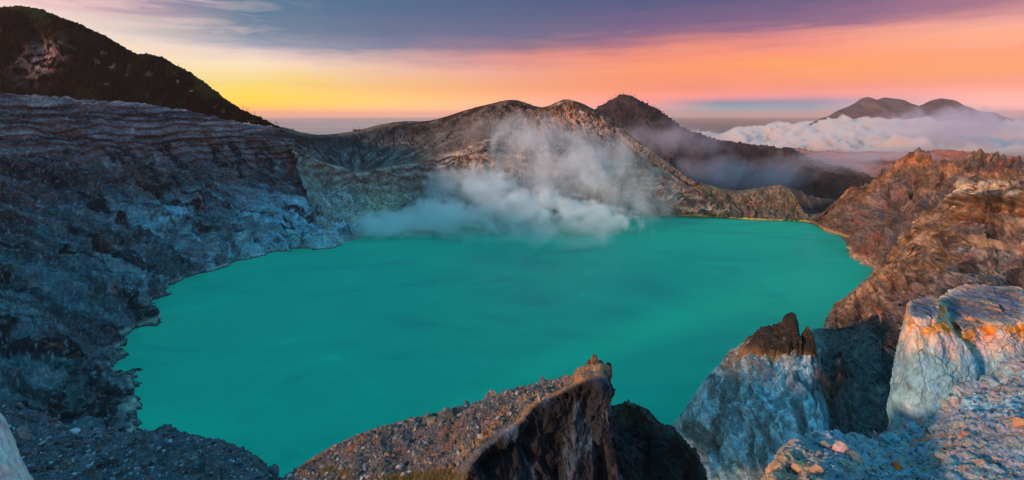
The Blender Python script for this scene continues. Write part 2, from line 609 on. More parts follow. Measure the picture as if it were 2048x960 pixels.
        fl = st(0.2, 0.6, fbm(P / 3.6, 3, 0.75, seed=20))
        c = mixc(c, (0.40, 0.44, 0.50), fl * 0.45)
        ro = st(0.3, 0.6, fbm(v3(s / 20, sv / 40, 0 * su + 5), 5, 0.65, seed=63))
        c = mixc(c, (0.24, 0.09, 0.07), ro * 0.6)
        edge = np.exp(-((P[:, 2] - 3.0) / 1.6) ** 2) * st(-0.4, 0.2, fbm(P / 10, 3, seed=91))
        c = mixc(c, (0.42, 0.48, 0.42), edge * 0.8)
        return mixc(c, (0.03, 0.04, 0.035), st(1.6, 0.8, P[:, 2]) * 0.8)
    vp = [0, 1.5, 2, 2.5, 3, 3.5, 4, 4.6, 5.2, 6, 6.8, 7.6, 8.4, 9.2, 9.8, 10.3, 11]
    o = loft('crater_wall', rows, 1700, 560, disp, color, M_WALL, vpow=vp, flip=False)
    tag(o, 'steep layered crater wall in blue shade on the left shore', None, kind='structure')


make_left_wall()


# ------------------------------------------------------------------ saddle with gullied bowl and the pale central peak
def make_back_wall():
    rim = [(560, 258, 930), (610, 271, 965), (660, 272, 1060), (710, 265, 1110), (760, 253, 1140), (805, 247, 1150), (850, 246, 1150), (890, 237, 1150), (930, 224, 1160), (975, 212, 1170), (1028, 203, 1190), (1085, 217, 1190), (1135, 202, 1180), (1190, 222, 1165), (1240, 255, 1140), (1285, 290, 1110), (1330, 322, 1080), (1385, 362, 1050), (1430, 382, 1030), (1470, 392, 1040)]
    ledge = [(565, 275, 925), (600, 300, 930), (645, 322, 950), (690, 335, 965), (715, 342, 975), (760, 335, 985), (830, 322, 995), (880, 308, 1005), (925, 296, 1010), (970, 278, 1015), (1020, 275, 1060), (1080, 275, 1070), (1135, 278, 1070), (1185, 290, 1065), (1235, 310, 1055), (1280, 335, 1040), (1325, 356, 1030), (1380, 383, 1015), (1425, 398, 1010), (1465, 402, 1020)]
    cut = [(580, 300, 915), (605, 325, 915), (645, 345, 930), (690, 355, 945), (715, 360, 955), (760, 352, 965), (830, 345, 972), (880, 340, 980), (925, 330, 985), (965, 315, 990), (1015, 315, 1010), (1075, 318, 1020), (1130, 320, 1020), (1180, 325, 1020), (1230, 335, 1020), (1275, 352, 1015), (1320, 372, 1010), (1375, 398, 1000), (1420, 408, 998), (1460, 410, 1005)]
    mid = [(610, 380, 850), (640, 395, 850), (680, 400, 870), (710, 402, 900), (735, 405, 915), (775, 405, 925), (830, 395, 930), (880, 385, 935), (925, 378, 940), (965, 375, 950), (1015, 378, 960), (1075, 380, 970), (1130, 380, 975), (1180, 380, 980), (1235, 385, 985), (1280, 392, 990), (1325, 402, 990), (1375, 415, 990), (1420, 422, 985), (1460, 424, 985)]
    shore = [(655, 495), (690, 486), (715, 478), (735, 468), (760, 460), (790, 455), (830, 450), (870, 447), (915, 444), (960, 441), (1015, 439), (1075, 437), (1130, 435), (1180, 434), (1235, 433), (1290, 432), (1340, 432), (1390, 432), (1440, 434), (1480, 437)]
    Rm = [np.array(pix(*p)) for p in rim]
    back = [p + np.array([0, 260, -150.0]) for p in Rm]
    bk1 = [p + np.array([0, 60, -14.0]) for p in Rm]
    Lg = [np.array(pix(*p)) for p in ledge]
    Rl = [(a + b) / 2 + np.array([0, 6, -2.0 if i > 9 else -7.0]) for i, (a, b) in enumerate(zip(Rm, Lg))]
    Sh = [np.array(pix(*p)) for p in shore]
    un = [p + np.array([0, -20, -9.0]) for p in Sh]
    rows = [back, bk1, Rm, Rl, Lg, cut, mid, Sh, un]

    def disp(P, su, sv, u, v):
        crest = np.exp(-((v - 2) / 0.22) ** 2)
        bowl = st(2.0, 2.4, v) * (1 - st(3.8, 4.1, v)) * (1 - st(8.0, 9.6, u))
        peak = st(8.5, 10, u)
        wall = st(4.0, 4.5, v)
        ang = np.arctan2(P[:, 0] + 290, P[:, 1] - 935)
        g = ridged(v3(ang * 15 + fbm(P / 30, 4, 0.6) * 1.6, sv / 90, 0 * su), 4, 0.55, seed=3)
        dd = (g - 0.5) * 7.0 * bowl * (1 - st(5, 9, u) * 0.75)
        dd = dd + (crag(P, su, sv, 75, -0.3, 1.8, 5, 21) + crag(P, su, sv, 18, -0.2, 1.5, 4, 22)) * wall
        a2 = np.arctan2(P[:, 0] - 128, 250 - P[:, 2])
        dd = dd + ((ridged(v3(a2 * 5 + fbm(P / 35, 4, 0.6) * 1.7, sv / 110, 0 * su), 4, 0.55, seed=23) - 0.4) * 11 + crag(P, su, sv, 22, 0.2, 1.6, 4, 24) * 0.6) * (1 - wall) * st(2.0, 2.4, v) * peak
        dd = dd + terrace(P, 10, 4.0, 3) * wall * (1 - st(5.2, 6, v))
        butt = np.exp(-((u - 8.9) / 0.6) ** 2) * wall * (1 - st(6.2, 7, v))
        dd = dd + butt * 10
        dd = dd + fbm(P / 9, 4, 0.6, seed=2) * (0.8 + crest * 1.2)
        sh = st(6.4, 7, v)
        dd = dd * (1 - 0.75 * sh) + sh * fbm(v3(su / 20, sv / 20, 0 * su), 4, 0.6) * 3
        return dd

    def color(P, N, su, sv, u, v, dd):
        n = len(P)
        base = np.tile(np.array([0.20, 0.13, 0.105]), (n, 1))
        peak = st(9, 12, u)
        right = st(13, 17, u)
        c = mixc(base, (0.42, 0.29, 0.25), peak * 0.9)
        # bowl of bluish ash on the west side with pale ribs
        bowl = st(2.0, 2.3, v) * (1 - st(3.9, 4.1, v)) * (1 - st(5.0, 9.5, u))
        ang = np.arctan2(P[:, 0] + 290, P[:, 1] - 935)
        g = ridged(v3(ang * 15 + fbm(P / 30, 4, 0.6) * 1.6, sv / 90, 0 * su), 4, 0.55, seed=3)
        bc = mixc(np.tile(np.array([0.055, 0.055, 0.062]), (n, 1)), (0.30, 0.32, 0.33), st(0.35, 0.9, g) * st(2.2, 3.6, v))
        c = c * (1 - bowl[:, None]) + bc * bowl[:, None]
        # crest vegetation
        veg = st(-0.4, 0.1, fbm(P / 22, 4, 0.6, seed=21)) * (1 - st(2.25, 2.75, v + fbm(P / 25, 3, seed=3) * 0.5)) * st(4.0, 5, u) * (1 - st(14, 16, u) * 0.7)
        c = mixc(c, (0.035, 0.022, 0.015), veg * 0.9)
        # cliff belt with pale and rust strata
        wall = st(4.0, 4.25, v)
        z = P[:, 2] + fbm(P / 50, 3, seed=1) * 8
        band = np.sin(z / 2.6 + fbm(P / 25, 3) * 1.5)
        wc = mixc(np.tile(np.array([0.38, 0.31, 0.28]), (n, 1)), (0.60, 0.49, 0.43), st(0.2, 0.9, band) * 0.6)
        wc = mixc(wc, (0.14, 0.06, 0.04), st(0.3, 0.9, -band) * 0.55 * (1 - st(5.3, 6.0, v)))
        wc = mixc(wc, (0.36, 0.43, 0.43), st(5.2, 6.0, v) * (1 - st(6.5, 9, u)) * 0.85)
        wc = mixc(wc, (0.34, 0.17, 0.10), st(0.0, 0.45, fbm(P / 45, 4, 0.6, seed=14)) * st(6, 9, u) * 0.6)
        wc = mixc(wc, (0.55, 0.48, 0.42), st(0.1, 0.5, fbm(v3(su / 28, sv / 55, 0 * su), 4, 0.65, seed=17)) * st(11, 14, u) * st(4.8, 6.0, v) * 0.8)
        c = c * (1 - wall[:, None]) + wc * wall[:, None]
        # sulphur by the vents
        su_ = np.exp(-((P[:, 0] + 232) / 30) ** 2) * st(5.2, 5.8, v) * (1 - st(6.4, 6.8, v)) * st(-0.25, 0.35, fbm(P / 9, 4, 0.65, seed=9))
        c = mixc(c, (0.55, 0.50, 0.14), su_ * 0.7)
        stx = crag(P, su, sv, 24, 0.0, 2.5, 4, 16) / 7 + 0.3
        c = c * (0.70 + 0.55 * st(0.0, 0.9, stx))[:, None]
        c = mixc(c, (0.36, 0.17, 0.09), peak * (1 - wall) * st(0.0, 0.5, fbm(v3(su / 30, sv / 120, 0 * su), 4, 0.6, seed=11)) * 0.6)
        fl = st(0.25, 0.75, fbm(P / 5, 4, 0.65, seed=20)) * wall * (1 - peak * 0.6)
        c = mixc(c, (0.42, 0.46, 0.45), fl * 0.45)
        edge = np.exp(-((P[:, 2] - 1.2) / 1.2) ** 2)
        c = mixc(c, (0.62, 0.50, 0.22), edge * 0.8 * st(14, 16, u))
        return c
    vp = [0, 1, 1.7, 2, 2.3, 2.7, 3.1, 3.5, 3.9, 4.2, 4.6, 5, 5.5, 6, 6.4, 6.8, 7.3, 8]
    o = loft('central_peak_terrain', rows, 1500, 440, disp, color, M_WALL, vpow=vp)
    tag(o, 'gullied ash bowl and pale twin topped peak behind the steam', None, kind='structure')


make_back_wall()


def make_low_ridge():
    rim = [(1400, 368, 1020), (1440, 380, 1015), (1475, 385, 1015), (1510, 382, 1015), (1545, 376, 1015), (1570, 377, 1010), (1590, 392, 1000), (1600, 415, 990), (1625, 434, 960), (1660, 446, 920)]
    mid = [(1405, 395, 1000), (1445, 405, 1000), (1480, 408, 998), (1512, 410, 995), (1545, 410, 990), (1572, 412, 985), (1590, 420, 975), (1602, 428, 965), (1625, 439, 945), (1660, 450, 910)]
    low = [(1410, 424, 985), (1450, 427, 980), (1485, 430, 975), (1515, 433, 970), (1545, 434, 965), (1575, 435, 960), (1595, 437, 955), (1610, 438, 948), (1630, 442, 930), (1660, 455, 895)]
    sh = [(1410, 433), (1450, 435), (1485, 438), (1515, 440), (1550, 441), (1580, 441), (1605, 443), (1625, 446), (1640, 452), (1660, 463)]
    Rm = [np.array(pix(*p)) for p in rim]
    Sh = [np.array(pix(*p)) for p in sh]
    rows = [[p + np.array([10, 160, -90.0]) for p in Rm], [p + np.array([0, 25, -6.0]) for p in Rm], Rm, mid, low, Sh, [p + np.array([0, -15, -8.0]) for p in Sh]]

    def disp(P, su, sv, u, v):
        sh = st(4.3, 5, v)
        dd = (crag(P, su, sv, 40, 0.2, 1.6, 5, 31) + crag(P, su, sv, 12, 0, 1.5, 3, 32)) * st(1.9, 2.5, v) + fbm(P / 8, 4, 0.6) * 0.8
        dd = dd * (1 - st(7, 8.5, u) * 0.7)
        return dd * (1 - 0.8 * sh) + sh * fbm(v3(su / 15, sv / 15, 0 * su), 4, 0.6) * 1.5

    def color(P, N, su, sv, u, v, dd):
        n = len(P)
        c = np.tile(np.array([0.19, 0.15, 0.115]), (n, 1))
        c = mixc(c, (0.11, 0.115, 0.11), st(3.0, 3.8, v))
        c = mixc(c, (0.36, 0.27, 0.18), st(0.1, 0.6, fbm(v3(su / 16, sv / 30, 0 * su), 4, 0.6, seed=4)) * 0.7)
        c = mixc(c, (0.26, 0.12, 0.07), st(0.1, 0.5, fbm(P / 24, 4, 0.6, seed=5)) * 0.6)
        stx = crag(P, su, sv, 14, 0.0, 2.0, 4, 16) / 4 + 0.3
        c = c * (0.6 + 0.7 * st(0.0, 0.9, stx))[:, None]
        edge = np.exp(-((P[:, 2] - 1.4) / 1.5) ** 2)
        return mixc(c, (0.62, 0.50, 0.12), edge * 0.9)
    o = loft('low_ridge_terrain', rows, 500, 200, disp, color, M_WALL)
    tag(o, 'low brown rim ridge with a yellow waterline between the peak and the orange cliff', None, kind='structure')
    # shaded hollow behind the gap
    rim = [(1540, 395, 1250), (1580, 384, 1240), (1620, 398, 1220), (1660, 404, 1200), (1700, 398, 1180), (1760, 400, 1150)]
    Rm = [np.array(pix(*p)) for p in rim]
    rows = [[p + np.array([0, 200, -120.0]) for p in Rm], Rm, [p + np.array([0, -50, -35.0]) for p in Rm], [p + np.array([0, -110, -60.0]) for p in Rm], [p + np.array([0, -230, -75.0]) for p in Rm]]

    def disp2(P, su, sv, u, v):
        return wall_disp(P, su, sv, u, v, 4, 5, 1.5)

    def color2(P, N, su, sv, u, v, dd):
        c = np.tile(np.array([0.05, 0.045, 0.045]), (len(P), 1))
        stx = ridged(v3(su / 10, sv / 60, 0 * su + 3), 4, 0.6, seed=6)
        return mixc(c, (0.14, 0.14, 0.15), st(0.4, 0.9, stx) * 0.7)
    o = loft('hollow_terrain', rows, 300, 140, disp2, color2, M_WALL)
    tag(o, 'dark shaded hollow behind the low rim ridge', None, kind='structure')


make_low_ridge()


# ------------------------------------------------------------------ orange cliff on the right shore
def make_right_cliff():
    rim = [(1610, 440, 960), (1640, 430, 925), (1672, 405, 905), (1703, 370, 885), (1745, 363, 865), (1785, 328, 850), (1838, 298, 830), (1872, 312, 810), (1925, 315, 780), (1985, 310, 740), (2060, 322, 700), (2200, 330, 650), (2500, 330, 560)]
    shore = [(1600, 442), (1630, 448), (1652, 463), (1693, 474), (1700, 488), (1703, 512), (1722, 527), (1750, 540), (1765, 590), (1770, 650), (1775, 750), (1800, 850), (1900, 1000)]
    Rm = [np.array(pix(*p)) for p in rim]
    Sh = [np.array(pix(*p)) for p in shore]
    rows = []
    for a, b in [(-0.7, 0.4), (-0.25, 0.85), (0, 1), (0.16, 0.74), (0.32, 0.56), (0.55, 0.34), (0.8, 0.14), (1, 0), (1.08, -0.08)]:
        r = []
        for p, q in zip(Rm, Sh):
            x = p + (q - p) * a
            if a < 0:
                x = p + np.array([60, 90, 0]) * (-a)
            x[2] = p[2] * b
            r.append(x)
        rows.append(r)

    def disp(P, su, sv, u, v):
        top = 0.35 + 0.65 * st(2.0, 2.7, v)
        d_ = crag(P, su, sv, 110, -0.5, 2.2, 4, 41) * 1.5 + crag(P, su, sv, 34, -0.6, 2.2, 4, 42) * 0.9 + crag(P, su, sv, 9, -0.3, 1.8, 3, 43, 0.6) * 0.7 + blocks(P, 8, 1.4, 0.4)
        azr = np.arctan2(P[:, 0], P[:, 1]) * 800
        d_ = d_ + (ridged(v3(azr / 16 + fbm(P / 22, 3) * 0.8, P[:, 2] / 60, 0 * su), 4, 0.6, seed=47) - 0.55) * 8 * st(2.1, 2.6, v)
        jag = np.exp(-((v - 2) / 0.5) ** 2) * (ridged(v3(su / 26, 0 * su, 0 * su), 3, 0.6, seed=46) - 0.45) * 15
        d_ = d_ + terrace(P, 17, 3.0, 2) * st(2, 3, v)
        sh = st(6.3, 7, v)
        d_ = d_ * top * np.clip(u / 4 + 0.12, 0, 1)
        d_ = d_ * (1 - 0.75 * sh) + sh * fbm(v3(su / 14, sv / 14, 0 * su), 4, 0.6) * 4
        return d_, np.stack([0 * su, 0 * su, jag * st(2, 4, u)], 1)

    def color(P, N, su, sv, u, v, dd):
        n = len(P)
        c = np.tile(np.array([0.19, 0.135, 0.125]), (n, 1))
        c = mixc(c, (0.42, 0.20, 0.09), st(-0.15, 0.35, fbm(P / 34, 4, 0.6, seed=3)) * (1 - st(2.6, 4.2, v)) * 0.9)  # orange of the low sun on the top rows, painted into the rock
        z = P[:, 2] + fbm(P / 35, 3, seed=1) * 9
        c = mixc(c, (0.40, 0.27, 0.19), st(0.3, 0.9, np.sin(z / 4.2)) * 0.45 * (1 - st(4, 5.5, v)))
        c = mixc(c, (0.034 * 10, 0.085, 0.05), st(0.18, 0.5, fbm(v3((su + 0.7 * sv) / 40, sv / 90, 0 * su), 4, 0.6, seed=6)) * 0.75)
        c = mixc(c, (0.17, 0.15, 0.16), st(-0.05, 0.45, fbm(v3((su + 0.7 * sv) / 30, sv / 90, 0 * su), 4, 0.6, seed=16)) * st(2.4, 4.2, v) * 0.9)  # lower rows greyed in colour, as if out of the sun
        stx = crag(P, su, sv, 18, -0.7, 2.2, 4, 16) / 5.4 + 0.3
        c = c * (0.6 + 0.75 * st(0.0, 0.9, stx))[:, None]
        c = mixc(c, (0.04, 0.025, 0.022), st(0.1, 0.45, fbm(v3((su + 0.6 * sv) / 14, sv / 45, 0 * su), 5, 0.66, seed=33)) * 0.8)
        c = mixc(c, (0.5, 0.33, 0.2), st(0.35, 0.8, fbm(P / 7, 4, 0.65, seed=20)) * 0.5)
        azr = np.arctan2(P[:, 0], P[:, 1]) * 800
        c = mixc(c, (0.075, 0.07, 0.08), st(0.0, 0.4, fbm(v3(azr / 13, P[:, 2] / 55, 0 * su), 5, 0.66, seed=48)) * st(2.5, 4.0, v) * 0.8)
        edge = np.exp(-((P[:, 2] - 2.5) / 2.5) ** 2)
        return mixc(c, (0.50, 0.30, 0.20), edge * 0.8)
    vp = [0, 1, 1.7, 2, 2.4, 2.8, 3.3, 3.9, 4.5, 5.1, 5.7, 6.3, 6.8, 7.3, 8]
    o = loft('orange_cliff_terrain', rows, 900, 420, disp, color, M_WALL, vpow=vp)
    tag(o, 'jagged orange cliff rising from the right shore', None, kind='structure')


make_right_cliff()


def make_right_spur():
    # the nearer spur: crest from the lake up to the column cliff at the right edge, then its slope towards the viewer
    crest = [(1620, 690, 455), (1655, 652, 475), (1690, 605, 485), (1740, 556, 480), (1790, 520, 470), (1835, 497, 455), (1850, 430, 440), (1905, 412, 425), (1925, 372, 410), (1985, 374, 395), (2060, 380, 375), (2200, 385, 340), (2500, 390, 300)]
    s1 = [(1628, 705, 440), (1662, 680, 455), (1700, 640, 460), (1755, 590, 455), (1805, 560, 445), (1845, 535, 432), (1862, 500, 420), (1912, 480, 405), (1935, 450, 392), (1990, 455, 378), (2065, 460, 355), (2200, 465, 320), (2500, 470, 280)]
    s2 = [(1635, 740, 390), (1670, 720, 400), (1715, 690, 400), (1770, 650, 395), (1820, 620, 385), (1860, 600, 375), (1885, 580, 360), (1925, 565, 345), (1955, 550, 330), (2005, 550, 320), (2070, 555, 305), (2200, 560, 270), (2500, 560, 240)]
    s3 = [(1610, 800, 330), (1660, 780, 330), (1710, 760, 325), (1765, 740, 315), (1815, 720, 300), (1860, 700, 285), (1890, 680, 270), (1930, 665, 260), (1960, 655, 250), (2010, 650, 240), (2070, 650, 230), (2200, 650, 210), (2500, 650, 180)]
    s4 = [(1560, 900, 270), (1620, 880, 262), (1690, 870, 250), (1745, 850, 240), (1800, 830, 225), (1850, 810, 210), (1890, 800, 200), (1930, 790, 190), (1960, 780, 180), (2010, 770, 175), (2070, 760, 170), (2200, 760, 160), (2500, 760, 140)]
    s5 = [(1500, 1120, 215), (1600, 1100, 200), (1680, 1080, 190), (1745, 1060, 180), (1800, 1040, 165), (1850, 1020, 150), (1890, 1000, 145), (1930, 990, 135), (1960, 980, 130), (2010, 970, 125), (2070, 960, 120), (2200, 950, 110), (2500, 950, 100)]
    Cr = [np.array(pix(*p)) for p in crest]
    back = []
    for i, p in enumerate(Cr):
        q = p + np.array([-15, 55, -60.0 - 20 * (i > 5)])
        back.append(q)
    bk1 = [p + np.array([-3, 10, -11.0]) for p in Cr]
    rows = [back, bk1, Cr, s1, s2, s3, s4, s5]

    def disp(P, su, sv, u, v):
        s = su - 0.55 * sv
        far = st(2.0, 2.5, v)
        colz = st(7.5, 8.0, u) * (1 - st(2.42, 2.5, v))
        dd = (crag(P, su, sv, 75, -0.8, 2.4, 4, 51) * 1.3 * far + crag(P, su, sv, 22, -0.6, 2.4, 4, 52) * (0.4 + 0.6 * far) + crag(P, su, sv, 6, -0.3, 1.8, 3, 53, 0.6) * 0.8) * (1 - 0.85 * colz) + blocks(P, 5.5, 1.0, 0.35)
        wv = st(4.8, 6.0, u) * st(2, 2.3, v) * (1 - st(4.8, 5.8, v))
        azm = np.arctan2(P[:, 0], P[:, 1]) * 370
        dd = dd * (1 - 0.55 * wv) + terrace(P, 13, 3.0 + 3.5 * wv, 5) * st(2, 2.4, v) * (1 - st(4, 5, v))
        dd = dd + wv * (ridged(v3(azm / 10 + fbm(P / 18, 3) * 0.8, P[:, 2] / 40, 0 * su), 4, 0.6, seed=96) - 0.5) * 7.5
        # columns
        dd = dd + colz * (np.abs(np.sin(su / 2.6 + fbm(P / 12, 2) * 2)) * 2.6 + 3.0)
        cave = st(0.25, 0.55, fbm(P / 30, 3, seed=40)) * st(4.2, 5, v)
        dd = dd - cave * 16
        return dd * np.clip(P[:, 1] / 350, 0.35, 1)

    def color(P, N, su, sv, u, v, dd):
        n = len(P)
        s = su - 0.55 * sv
        c = np.tile(np.array([0.16, 0.13, 0.135]), (n, 1))
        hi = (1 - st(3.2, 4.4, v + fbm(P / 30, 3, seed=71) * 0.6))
        c = mixc(c, (0.33, 0.185, 0.10), hi * st(-0.15, 0.5, fbm(P / 16, 6, 0.68, seed=3)) * 0.8)  # upper rows tinted orange as if the sun caught them
        z = P[:, 2] + fbm(P / 35, 3, seed=1) * 6
        band = np.sin(z / 2.8 + fbm(P / 20, 3) * 1.2)
        c = mixc(c, (0.46, 0.33, 0.23), st(0.2, 0.9, band) * hi * 0.5 * st(-0.3, 0.4, fbm(P / 9, 4, 0.65, seed=83)))
        c = mixc(c, (0.12, 0.055, 0.035), st(0.3, 0.9, -band) * hi * 0.5)
        colz = st(7.5, 8.0, u) * (1 - st(2.40, 2.5, v))
        colb = st(0.15, 0.5, np.abs(np.sin(su / 2.6 + fbm(P / 12, 2) * 2)))
        c = mixc(c, (0.10, 0.06, 0.045), colz * 0.5)
        c = mixc(c, (0.60, 0.46, 0.33), colz * colb * 0.85)
        orr = st(7.2, 8, u) * np.exp(-((v - 2.68) / 0.16) ** 2)
        c = mixc(c, (0.42, 0.17, 0.05), orr * 0.8)
        br = st(5.4, 6.0, u) * (1 - st(7.0, 7.6, u)) * (1 - st(2.7, 3.1, v)) * st(-0.4, 0.3, fbm(P / 9, 4, 0.65, seed=85))
        c = mixc(c, (0.50, 0.31, 0.17), br * 0.75)
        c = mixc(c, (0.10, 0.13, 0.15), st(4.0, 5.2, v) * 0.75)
        c = mixc(c, (0.22, 0.08, 0.055), st(0.2, 0.55, fbm(P / 22, 4, 0.6, seed=7)) * 0.5)
        wv = st(4.8, 6.0, u) * st(2, 2.3, v) * (1 - st(4.8, 5.8, v))
        azm = np.arctan2(P[:, 0], P[:, 1]) * 370
        s_ = (su + 0.7 * sv) * (1 - wv) + azm * wv
        crs = st(0.8, 1.6, u) * (1 - st(5.2, 6.0, u)) * np.exp(-((v - 2.12) / 0.22) ** 2) * st(-0.4, 0.2, fbm(P / 9, 4, 0.65, seed=88))
        c = mixc(c, (0.50, 0.33, 0.21), crs * 0.85)
        tn = wv * st(-0.1, 0.35, fbm(P / 14 * np.array([1, 1, 1.6]), 5, 0.66, seed=98)) * (1 - st(3.2, 4.8, v) * 0.7)
        c = mixc(c, (0.52, 0.37, 0.27), tn * 0.6)
        c = mixc(c, (0.42, 0.34, 0.32), st(0.1, 0.45, fbm(v3(s_ / 9, sv / 45, 0 * su + 2), 5, 0.66, seed=93)) * 0.6)
        c = mixc(c, (0.035, 0.028, 0.03), st(0.1, 0.4, fbm(v3(s_ / 12, sv / 60, 0 * su + 6), 5, 0.66, seed=94)) * 0.75)
        stx = crag(P, su, sv, 13, -0.8, 2.6, 4, 16) / 3.9 + 0.3
        c = c * (0.55 + 0.8 * st(0.0, 0.9, stx))[:, None]
        c = mixc(c, (0.36, 0.30, 0.29), st(0.3, 0.75, fbm(P / 3.5, 4, 0.65, seed=20)) * 0.45)
        c = mixc(c, (0.02, 0.016, 0.018), st(0.2, 0.5, fbm(P / 24, 4, 0.6, seed=41)) * st(3, 5, v) * 0.8)
        return c
    vp = [0, 1, 1.8, 2, 2.2, 2.5, 2.9, 3.3, 3.8, 4.3, 4.8, 5.3, 5.8, 6.3, 7]
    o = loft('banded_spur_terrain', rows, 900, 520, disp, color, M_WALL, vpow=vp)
    tag(o, 'banded brown spur dropping from pale rock columns to the lake', None, kind='structure')


make_right_spur()


def make_pale_slope():
    # streaked pale slope under the dark spires
    crest = [(1330, 893, 318), (1350, 868, 318), (1390, 815, 315), (1430, 760, 312), (1478, 705, 308), (1530, 690, 305), (1590, 690, 300), (1635, 668, 345), (1690, 664, 385), (1760, 640, 400)]
    s1 = [(1340, 915, 312), (1360, 890, 310), (1402, 850, 300), (1445, 800, 296), (1495, 750, 290), (1545, 740, 285), (1600, 745, 280), (1648, 745, 280), (1700, 745, 290), (1765, 765, 290)]
    s2 = [(1370, 960, 298), (1390, 945, 290), (1430, 920, 272), (1475, 890, 262), (1520, 860, 250), (1570, 850, 242), (1620, 850, 235), (1670, 855, 228), (1715, 870, 220), (1775, 880, 210)]
    s3 = [(1410, 1030, 280), (1430, 1030, 268), (1465, 1030, 240), (1510, 1020, 225), (1560, 1010, 210), (1600, 1000, 200), (1650, 1000, 190), (1700, 1000, 180), (1740, 1010, 170), (1790, 1010, 160)]
    Cr = [np.array(pix(*p)) for p in crest]
    rows = [[p + np.array([-30, 30, -70.0]) for p in Cr], [p + np.array([-5, 5, -5.0]) for p in Cr], Cr, s1, s2, s3, [tuple([a, b + 150, c * .8]) for a, b, c in s3]]

    def disp(P, su, sv, u, v):
        far = 0.25 + 0.75 * st(2.0, 2.6, v)
        return crag(P, su, sv, 30, -0.25, 3.0, 5, 61) * far + crag(P, su, sv, 8, -0.2, 2.4, 4, 62) + fbm(P / 2.5, 3, 0.6, seed=14) * 0.5

    def color(P, N, su, sv, u, v, dd):
        n = len(P)
        c = np.tile(np.array([0.20, 0.27, 0.30]), (n, 1))
        stx = ridged(v3((su + 0.25 * sv) / 13 + fbm(P / 14, 3) * 0.7, sv / 90, 0 * su), 4, 0.6, seed=16)
        c = mixc(c, (0.66, 0.82, 0.90), st(0.35, 0.85, stx) * 0.8 * (1 - st(6.3, 7.6, u)))
        c = mixc(c, (0.16, 0.12, 0.115), st(0.0, 0.4, fbm(v3(su / 18, sv / 60, 0 * su), 4, 0.6, seed=26)) * 0.8)
        c = mixc(c, (0.30, 0.18, 0.09), np.exp(-((v - 2.1) / 0.25) ** 2) * 0.8 * st(3.2, 4.0, u))
        c = mixc(c, (0.075, 0.07, 0.075), st(6.4, 7.4, u) * 0.85)
        c = mixc(c, (0.22, 0.18, 0.17), st(6.4, 7.4, u) * st(0.1, 0.5, fbm(v3((su + sv) / 8, sv / 40, 0 * su), 5, 0.66, seed=93)) * 0.6)
        c = mixc(c, (0.24, 0.08, 0.05), np.exp(-((u - 7.2) / 0.7) ** 2 - ((v - 3.15) / 0.3) ** 2) * 0.8)
        c = mixc(c, (0.02, 0.02, 0.024), st(0.15, 0.5, fbm(P / 18, 4, 0.6, seed=44)) * st(5, 7, u) * 0.85)
        c = mixc(c, (0.5, 0.55, 0.58), st(0.4, 0.8, fbm(P / 2.5, 4, 0.65, seed=20)) * 0.35)
        return c
    o = loft('pale_slope_terrain', rows, 700, 420, disp, color, M_MID)
    tag(o, 'pale blue streaked slope below the dark rock spires', None, kind='structure')


make_pale_slope()


# ------------------------------------------------------------------ closed rock bodies built from horizontal rings
def ring_rock(name, rings, nth, nlev, disp, color, mat, smooth=False, parent=None):
    """rings: list of (list of xyz points counter-clockwise) from top to bottom; the top is closed"""
    A = np.array(rings, float)          # L,M,3
    L, M_ = A.shape[:2]
    th = np.linspace(0, M_, nth, endpoint=False)
    i = np.floor(th).astype(int)
    f = (th - i)[None, :, None]
    p0, p1, p2, p3 = (A[:, (i + k) % M_] for k in (-1, 0, 1, 2))
    B = p1 + 0.5 * f * (p2 - p0 + f * (2 * p0 - 5 * p1 + 4 * p2 - p3 + f * (3 * (p1 - p2) + p3 - p0)))
    tv = np.linspace(0, L - 1, nlev)
    P = crom(B, tv)
    # cap rows shrinking to the centre of the top ring
    cen = P[0].mean(0)
    nc = max(6, nlev // 4)
    cap = np.stack([cen + (P[0] - cen) * k for k in np.linspace(0.02, 1, nc, endpoint=False)], 0)
    P = np.concatenate([cap, P], 0)
    lev = np.concatenate([np.linspace(-1, 0, nc, endpoint=False), tv])
    Pw = np.concatenate([P[:, -1:], P, P[:, :1]], 1)
    n = -normals(Pw)[:, 1:-1]
    c_all = P.reshape(-1, 3).mean(0)
    if ((P - c_all) * n).sum() < 0:
        n = -n
    # blur normals a bit at the rim
    Pf = P.reshape(-1, 3)
    lv = lev[:, None].repeat(nth, 1).ravel()
    tth = th[None].repeat(len(P), 0).ravel()
    dd = disp(Pf, tth, lv)
    Pn = (Pf + n.reshape(-1, 3) * dd[:, None])
    nn = n.reshape(-1, 3)
    cols = color(Pn, nn, tth, lv, dd)
    ny = len(P)
    idx = np.arange(ny * nth).reshape(ny, nth)
    nx_ = np.roll(idx, -1, 1)
    q = np.stack([idx[:-1], nx_[:-1], nx_[1:], idx[1:]], -1).reshape(-1, 4)
    return raw_mesh(name, Pn, q, cols, mat, smooth, parent)


